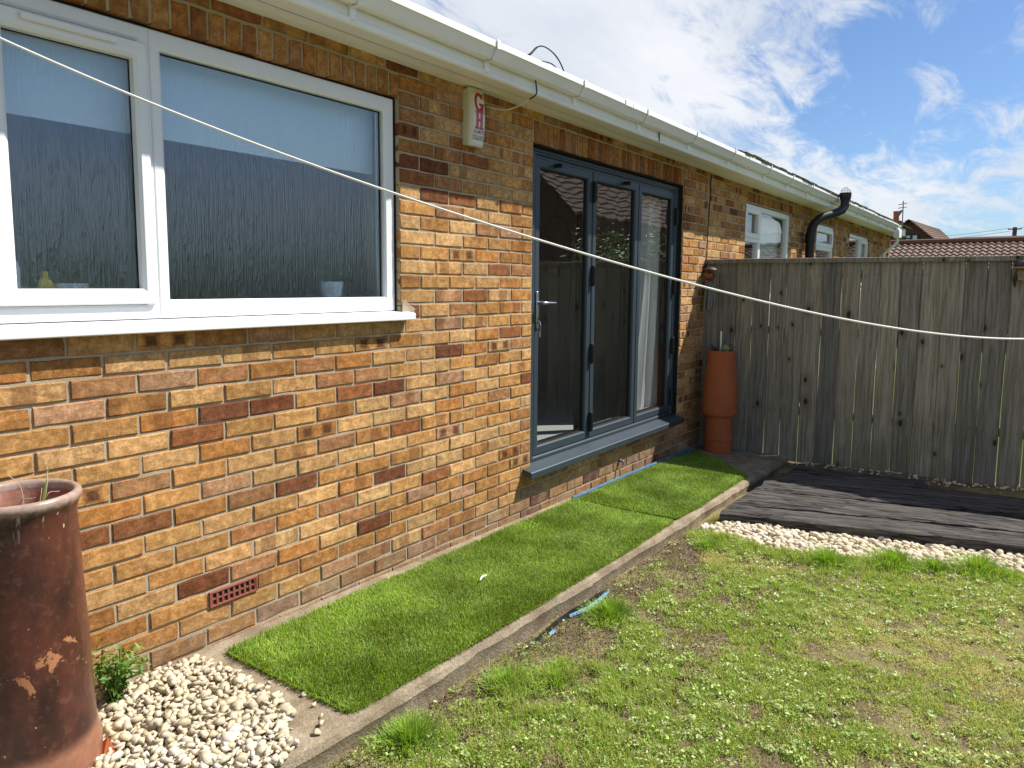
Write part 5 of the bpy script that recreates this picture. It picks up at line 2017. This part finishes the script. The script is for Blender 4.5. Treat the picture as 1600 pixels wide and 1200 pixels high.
# leafy plant by the pot
WP = thing('leafy_weed', 'bushy green leafy plant growing between the big pot and the wall', 'plant', (.03, -.13, 0))
sp_, k_ = [], 0
for i in range(30):                 # arching sprigs with paired leaves
    a = rng.uniform(0, 2 * np.pi)
    reach, ht = rng.uniform(.02, .14), rng.uniform(.07, .175)
    for j in range(11):
        u_ = (j + 1) / 11
        c_ = np.array([.035 + reach * u_ ** 1.3 * math.cos(a), -.13 + reach * u_ ** 1.3 * math.sin(a) * .8, .015 + ht * math.sin(min(1.0, u_ * .95) * 1.75) / .985])
        for sd in (-1, 1):
            sp_.append((c_ + rng.normal(0, .007, 3) + np.array([-math.sin(a), math.cos(a), 0]) * .012 * sd, a + sd * .9, u_))
k_ = len(sp_)
P = np.array([q_[0] for q_ in sp_])
nr = np.stack([np.cos([q_[1] for q_ in sp_]) * .6, np.sin([q_[1] for q_ in sp_]) * .6, np.full(k_, .8)], 1) + rng.normal(0, .35, (k_, 3))
tone_ = np.array([q_[2] for q_ in sp_])[:, None]
V, F, C = leaves(P, rng.uniform(.018, .036, k_), jitcol((.105, .205, .026), k_, .2, .08) * (.75 + .5 * tone_), nr, .40)
link('foliage', arr_mesh('foliage', V, F, M_LEAF, C), WP)
mb = MB()
for i in range(14):
    a = i * .45
    mb.tube([(.035, -.13, 0), (.035 + .05 * math.cos(a), -.13 + .045 * math.sin(a), .09 + .03 * (i % 3))], .0016, 4, 0, (.1, .15, .03, 1))
mb.build('stems', M_LEAF, WP)

# ================================================================== STACKED POTS AT THE FENCE
TX, TY = 5.40, -.255
gzp = gz(TX) - .002
LP = thing('terracotta_chimney_pot', 'lower narrow terracotta pot with a moulded band, under the flared one', 'chimney pot', (TX, TY, gzp))
mb = MB()
mb.lathe([(.110, gzp), (.123, gzp), (.126, gzp + .02), (.125, gzp + .115), (.130, gzp + .120), (.131, gzp + .135), (.124, gzp + .142), (.121, gzp + .25), (.119, .262), (.105, .262), (.105, .1)], TX, TY, 40)
mb.build('body', M_TERRA, LP, 40)
UP = thing('terracotta_chimney_pot', 'flared terracotta pot stacked on top in the corner by the fence', 'chimney pot', (TX, TY, .265))
mb = MB()
mb.lathe([(.125, .264), (.152, .264), (.157, .272), (.158, .30), (.156, .40), (.148, .55), (.136, .72), (.126, .84), (.127, .850), (.124, .862), (.112, .862), (.108, .84), (.108, .79), (.001, .79)], TX, TY, 48)
mb.build('body', M_TERRA, UP, 40)
mb = MB()
mb.tube([(TX - .02, TY + .0, .80), (TX - .02, TY + .002, 1.04)], .008, 8)
tag(mb.build('plastic_tube', M_WHITECORD), 'white plastic tube standing upright in the stacked terracotta pot', 'tube')
mb = MB()
mb.lathe([(.001, .84), (.02, .845), (.033, .865), (.036, .885), (.030, .905), (.018, .917), (.001, .920)], TX - .03, TY - .05, 16)
tag(mb.build('green_ball', mat_plain('pale_green_skin', (.22, .30, .10), .6, .3, .3, 30), None, True), 'pale green ball resting in the top of the stacked pot', 'ball')
mb = MB()
for k_ in range(40):
    a, r_ = random.uniform(0, 6.28), random.uniform(.03, .105)
    mb.tube(spline([(TX + r_ * .7 * math.cos(a), TY + r_ * .7 * math.sin(a), .82), (TX + r_ * math.cos(a), TY + r_ * math.sin(a), .87), (TX + (r_ + .04) * math.cos(a + .3), TY + (r_ + .03) * math.sin(a + .3), random.uniform(.86, .93))], 3), .002, 4, 0, (.10, .065, .035, 1))
tag(mb.build('dead_plant', M_LEAF), 'dry brown plant tangled in the top of the stacked pots', 'plant')

# ================================================================== ORNAMENTS ON THE FENCE
WC = thing('wind_chime', 'weathered wind chime with amber bead and grey tubes hung on fence by wall', 'wind chime', (5.50, -.085, 1.6))
mb = MB()
mb.tube([(5.55, -.085, 1.668), (5.50, -.085, 1.665), (5.50, -.085, 1.62)], .003, 6)
mb.lathe([(.001, 1.63), (.03, 1.628), (.058, 1.612), (.064, 1.60), (.05, 1.594), (.001, 1.594)], 5.50, -.085, 16)
mb.build('hanger', M_WOODDK, WC, 40)
mb = MB()
prof = [(.044 * math.sin(a) + .0005, 1.545 - .044 * math.cos(a)) for a in np.linspace(0, math.pi, 10)]
mb.lathe(prof, 5.488, -.078, 18)
mb.build('amber_bead', M_AMBER, WC, True)
for (px, py, zt_, zb_, lean_) in ((5.485, -.060, 1.50, 1.21, .022), (5.475, -.092, 1.49, 1.24, .006), (5.50, -.105, 1.485, 1.26, .004), (5.51, -.125, 1.52, 1.30, -.002), (5.51, -.075, 1.49, 1.25, .012)):
    mb = MB()
    mb.tube([(px, py, zt_), (px, py + lean_, zb_)], .0125, 10)
    mb.build('tube', M_GREYTUBE, WC, 50)
OR = thing('hanging_ornament', 'small dark and wicker ornament hung at the right of the fence top', 'ornament', (5.57, -2.46, 1.6))
mb = MB()
mb.lathe([(.001, 1.665), (.03, 1.66), (.055, 1.635), (.058, 1.615), (.001, 1.61)], 5.555, -2.475, 18)
mb.build('cap', M_BLACK, OR, 40)
mb = MB()
mb.tube([(5.555 + .054 * math.cos(a), -2.475 + .054 * math.sin(a), 1.605) for a in np.linspace(0, 2 * math.pi, 19)], .008, 6)
mb.build('copper_ring', mat_plain('copper_ring', (.42, .17, .05), .5, .4), OR)
mb = MB()
for k_ in range(7):
    mb.tube([(5.55 + .018 * math.cos(a), -2.465 + .030 * math.sin(a) - .006 * k_ * .3, 1.585 - k_ * .012 + .01 * math.sin(a)) for a in np.linspace(0, 2 * math.pi, 15)], .0042, 5)
mb.build('wicker_coils', mat_plain('wicker', (.34, .26, .16), .8, .2, .3, 60), OR)
mb = MB()
mb.tube([(5.57, -2.44, 1.60), (5.565, -2.425, 1.52), (5.57, -2.43, 1.46)], [.008, .016, .004], 8)
mb.build('tassel', M_WOODDK, OR)

# ================================================================== CLOTHES LINE
def ray_dir(u, v):
    return fwd + rgt * ((u - 800) / FPX) - upv * ((v - CYPX) / FPX)


# the line hangs in one vertical plane between two fixings outside the frame
A0 = CAM + ray_dir(0, 60) * 1.45
B0 = CAM + ray_dir(1600, 530) * 2.25
dirp = Vector((B0.x - A0.x, B0.y - A0.y, 0)).normalized()
npl = Vector((-dirp.y, dirp.x, 0))
seen = [(0, 60), (150, 125), (300, 187), (450, 243), (600, 297), (715, 335), (830, 371), (960, 410), (1100, 447), (1200, 473), (1300, 496), (1400, 513), (1500, 524), (1600, 530)]
pts = []
for (u, v) in seen:
    d = ray_dir(u, v)
    pts.append(CAM + d * ((A0 - CAM).dot(npl) / d.dot(npl)))
a = np.array([(p_ - A0).dot(dirp) for p_ in pts])
zz = np.array([p_.z for p_ in pts])
cf = np.polyfit(a, zz, 4)
L = a.max()
ss = np.linspace(-.25, L + .5, 90)
fit = lambda s: float(np.polyval(cf, min(max(s, 0), L))) + (0 if 0 <= s <= L else (float(np.polyval(np.polyder(cf), min(max(s, 0), L))) * (s - min(max(s, 0), L))))
mb = MB()
mb.tube([(A0.x + dirp.x * s, A0.y + dirp.y * s, fit(s)) for s in ss], .0029, 8)
tag(mb.build('clothes_line', M_WHITECORD, None, True), 'thin white clothes line sagging across the whole garden', 'clothes line')

# ================================================================== BEYOND THE FENCE
def gpt(u, v, z):
    d = ray_dir(u, v)
    return CAM + d * ((z - CAM.z) / d.z)


def xpt(u, v, x):
    d = ray_dir(u, v)
    return CAM + d * ((x - CAM.x) / d.x)


def pantiles(mb, y0, y1, xe, ze, xr, zr, rows_, cols, amp=.035):
    """corrugated stepped courses between eave (xe,ze) and ridge (xr,zr), along y"""
    n = cols * 4
    for r in range(rows_):
        s0, s1 = r / rows_, (r + 1.12) / rows_
        vs = []
        for s, lift in ((s0, .05), (s1, .0)):
            for i in range(n + 1):
                y = y0 + (y1 - y0) * i / n
                h = amp * math.sin(2 * math.pi * i / 4 + .6)
                vs.append((xe + (xr - xe) * s, y, ze + (zr - ze) * s + h + lift))
        k_ = n + 1
        vs += [(vs[i][0] + .01, vs[i][1], vs[i][2] - .07) for i in range(k_)]
        mb.add(vs, [(i, i + 1, k_ + i + 1, k_ + i) for i in range(n)] + [(2 * k_ + i, 2 * k_ + i + 1, i + 1, i) for i in range(n)])


GA = thing('garage', 'low building with a brown pantile roof just above the fence top', 'garage', (24, -4, -.2))
mb = MB()
pantiles(mb, 1.9, -10, 22.1, 1.95, 24.0, 2.78, 8, 70, .028)
mb.build('roof_tiles', M_ROOFR, GA)['kind'] = 'stuff'
mb = MB()
mb.tube([(24.0, 1.9, 2.82), (24.0, -10, 2.82)], .10, 8)
mb.build('ridge_tiles', M_ROOFT, GA)
mb = MB()
mb.box(22.3, 25.7, -9.8, 1.7, -.2, 1.95)
mb.add([(22.3, 1.70, 1.95), (25.7, 1.70, 1.95), (24.0, 1.70, 2.76)], [(0, 1, 2)])
mb.add([(24.0, 1.9, 2.77), (24.0, -10, 2.77), (25.9, -10, 1.9), (25.9, 1.9, 1.9)], [(0, 1, 2, 3)])
mb.build('wall', M_FARBRK, GA)

G2 = thing('rear_bungalow', 'second red tiled roof ridge showing above the garage at the right', 'house', (33, -6, -.2))
pA = xpt(1497, 377, 32)
mb = MB()
pantiles(mb, pA.y, -14, 29.5, pA.z - 1.2, 32, pA.z, 8, 52)
mb.build('roof_tiles', M_ROOFR, G2)['kind'] = 'stuff'
mb = MB()
mb.tube([(32, pA.y, pA.z + .04), (32, -14, pA.z + .04)], .11, 8)
mb.build('ridge_tiles', M_ROOFT, G2)
mb = MB()
mb.box(29.8, 34, -13.8, pA.y - .2, -.2, pA.z - 1.2)
mb.build('wall', M_FARBRK, G2)

FH = thing('gabled_house', 'dark brick gabled house with brown roof and blue window beyond the bungalow', 'house', (42, 2.5, -.2))
apex, er = xpt(1421, 343, 40), xpt(1470, 381, 40)
el = Vector((40, 2 * apex.y - er.y, er.z))
rb = gpt(1467, 358, apex.z)
eb = gpt(1492, 380, er.z)
mb = MB()
wl = [(40, er.y, -.2), (40, el.y, -.2), (40, el.y, el.z), (40, apex.y, apex.z - .08), (40, er.y, er.z)]
bk = [(max(rb.x, 46.0), y, z) for _, y, z in wl]
mb.add(wl + bk, [(0, 1, 2, 3, 4), (5, 9, 8, 7, 6), (0, 4, 9, 5), (1, 6, 7, 2)])
mb.build('wall', M_FARBRK, FH)
mb = MB()
dR, dE = (rb - apex), (eb - er)
for sgn, e0, eE in ((1, er, eb), (-1, el, el + Vector((dR.x, 0, 0)))):
    a0, a1 = Vector(apex) + Vector((-.25, 0, 0)), Vector(rb)
    e0_ = Vector(e0) + (Vector(e0) - Vector(apex)) * .06 + Vector((-.25, 0, 0))
    e1_ = Vector(eE)
    nrows = 9
    for r in range(nrows):
        s0, s1 = r / nrows, (r + 1) / nrows
        q = [e0_.lerp(a0, s0), e1_.lerp(a1, s0), e1_.lerp(a1, s1), e0_.lerp(a0, s1)]
        lift = Vector((0, 0, .06))
        mb.add([q[0] + lift, q[1] + lift, q[2], q[3], q[0] - lift, q[1] - lift], [(0, 1, 2, 3), (4, 5, 1, 0), (4, 0, 3)])
mb.build('roof', M_ROOFB, FH)
wt, wb_ = xpt(1414.5, 366.5, 39.93), xpt(1434.5, 381.5, 39.93)
mb = MB()
mb.box(39.90, 39.99, wb_.y, wt.y, wb_.z - .5, wt.z)
wf = mb.build('window', M_BLACK, FH)
mb = MB()
ym = wt.y + (wb_.y - wt.y) * .48
hy = .06
zmid = wt.z + (wb_.z - wt.z) * .42
M_WPANE, t, out = mat_new('sky_reflecting_pane')
b_ = bsdf(t, out, (0.30, 0.40, 0.48), 0.08, 0.9)
mb.box(39.87, 39.899, ym + hy, wt.y - hy, zmid + .03, wt.z - hy)
mb.box(39.87, 39.899, ym + hy, wt.y - hy, wb_.z - .4, zmid - .03)
mb.box(39.87, 39.899, wb_.y + hy, ym - hy, wb_.z - .4, wt.z - hy)
mb.build('panes', M_WPANE, wf)
ch = xpt(1401, 346, 46)
mb = MB()
mb.box(45.4, 46.6, ch.y - .30, ch.y + .45, 2.0, ch.z, .02)
mb.box(45.35, 46.65, ch.y - .36, ch.y + .51, ch.z - .22, ch.z - .06)
chm = mb.build('chimney', M_FARBRK, FH)
cp = xpt(1400.5, 337, 46)
MB().lathe([(.17, ch.z), (.15, ch.z + .3), (.17, cp.z + .25), (.12, cp.z + .25)], 46, cp.y, 12).build('chimney_pot', M_TERRA, chm, 40)
ae0, ae1 = xpt(1410.5, 345, 46), xpt(1411.5, 314, 46)
mb = MB()
mb.tube([(46, ae0.y, ae0.z - .6), (46, ae1.y, ae1.z)], .03, 6)
for dz_ in (.15, .35):
    mb.tube([(46, ae1.y - .2, ae1.z - dz_), (46, ae1.y + .25, ae1.z - dz_ - .05)], .022, 5)
mb.tube([(45.9, ae1.y + .02, ae1.z - .55), (46, ae1.y + .28, ae1.z - .75), (46, ae1.y + .32, ae1.z - 1.0)], [.05, .16, .08], 8)
mb.build('aerial', M_GREYTUBE, FH)

UPL = thing('utility_pole', 'distant wooden utility pole with cross arms above the far roofs', 'utility pole', (60, -.85, -.2))
p0 = xpt(1586, 355, 60)
mb = MB()
mb.tube([(60, p0.y, -.2), (60, p0.y, p0.z)], [.17, .13], 8)
mb.build('pole', M_POLE, UPL)
for dz_, wd in ((.12, .40), (.95, .5)):
    MB().box(59.9, 60.1, p0.y - wd, p0.y + wd, p0.z - dz_ - .04, p0.z - dz_ + .03).build('cross_arm', M_POLE, UPL)
mb = MB()
q0 = xpt(1400, 364, 62)
for off_ in (0, .22):
    mb.tube([Vector((60, p0.y + .3, p0.z - .05 - off_)).lerp(Vector((62, q0.y + 4, q0.z - off_)), s) + Vector((0, 0, -.45 * math.sin(math.pi * s))) for s in np.linspace(0, 1, 16)], .014, 4)
mb.tube([Vector((60, p0.y - .3, p0.z - .05)).lerp(Vector((58, -20, p0.z)), s) for s in np.linspace(0, 1, 5)], .014, 4)
mb.build('wires', M_BLACK, UPL)


# ================================================================== GARDEN SIDE NOT IN FRAME (seen in the glass)
def bush(name, label, cx_, cy2, rx, ry, hz, n, base, seed, cat='bush', group=None, z0=-.15):
    r_ = np.random.default_rng(seed)
    t_ = thing(name, label, cat, (cx_, cy2, z0), group)
    th, ph = r_.uniform(0, 2 * np.pi, n), np.arccos(r_.uniform(-.3, 1, n))
    lump = .75 + .5 * vnoise(np.cos(th) * 2 + 5, np.sin(th) * 2 + ph * 2, 1.0, seed)
    rr = r_.uniform(.55, 1.0, n) * lump
    P = np.stack([cx_ + rx * rr * np.sin(ph) * np.cos(th), cy2 + ry * rr * np.sin(ph) * np.sin(th), z0 + hz * (.42 + .52 * rr * np.cos(ph))], 1)
    nr = np.stack([np.sin(ph) * np.cos(th), np.sin(ph) * np.sin(th), np.cos(ph) + .4], 1) + r_.normal(0, .5, (n, 3))
    V, F, C = leaves(P, r_.uniform(.06, .13, n), jitcol(base, n, .3, .1), nr, .5)
    link('crown', arr_mesh('crown', V, F, M_LEAF, C), t_)
    mb = MB()
    for k_ in range(5):
        a = k_ * 1.26
        mb.tube([(cx_, cy2, z0), (cx_ + rx * .3 * math.cos(a), cy2 + ry * .3 * math.sin(a), z0 + hz * .6)], [.05, .02], 6)
    mb.build('trunk', M_WOODDK, t_)


bush('garden_shrub', 'leafy shrub beyond the fence reflected in the middle door panel', 11.6, -4.2, 1.2, .9, 3.0, 1700, (.10, .16, .04), 1)
bush('garden_shrub', 'wide pale shrub beyond the fence reflected in the right door panel', 13.6, -4.5, 1.3, .9, 3.1, 1700, (.14, .19, .06), 2)
HEDGE = ['left end', 'left middle', 'middle', 'right middle', 'right end']
for i, xx in enumerate((-1.5, 1.2, 3.9, 6.4, 9.0)):
    bush('hedge_bush', 'tall dark hedge bush at the %s of the row across the garden' % HEDGE[i], xx, -9.6 - .3 * (i % 2), 1.7, 1.0, 2.35 + .3 * math.sin(i * 2.1), 1700, (.03, .055, .018), 20 + i, 'hedge', 'hedge bushes across the garden')
OH = thing('opposite_house', 'house with red pantile roof beyond the fence, reflected in the doors', 'house', (20, -11, -.2))
mb = MB()
ye, yr, yb2, ze, zr = -8.1, -11.3, -14.5, 3.45, 6.2
x0, x1 = 17.0, 27.0
mb.add([(x0, ye, -.2), (x0, yb2, -.2), (x0, yb2, ze), (x0, yr, zr), (x0, ye, ze), (x1, ye, -.2), (x1, yb2, -.2), (x1, yb2, ze), (x1, yr, zr), (x1, ye, ze)],
       [(0, 1, 2, 3, 4), (5, 9, 8, 7, 6), (0, 4, 9, 5), (1, 6, 7, 2)])
mb.build('wall', M_FARBRK, OH)
mb = MB()
nr_ = 14
for sg, yy in ((0, ye), (1, yb2)):
    for r in range(nr_):
        s0, s1 = r / nr_, (r + 1.1) / nr_
        y0_, y1_ = yy + (yr - yy) * s0, yy + (yr - yy) * s1
        z0_, z1_ = ze + (zr - ze) * s0, ze + (zr - ze) * s1
        n = 60
        vs = []
        for (y_, z_) in ((y0_, z0_ + .09), (y1_, z1_ + .04)):
            for i in range(n + 1):
                vs.append((x0 - .2 + (x1 - x0 + .4) * i / n, y_, z_ + .03 * math.sin(i * 1.57)))
        mb.add(vs + [(v[0], v[1], v[2] - .08) for v in vs[:n + 1]], [(i, i + 1, n + 2 + i, n + 1 + i) for i in range(n)] + [(2 * n + 2 + i, 2 * n + 3 + i, i + 1, i) for i in range(n)])
mb.build('roof_tiles', M_ROOFR, OH)['kind'] = 'stuff'
mb = MB()
mb.box(x0 - .05, x0 - .01, -12.0, -10.6, .9, 2.1)
mb.build('window', M_WPANE, OH)
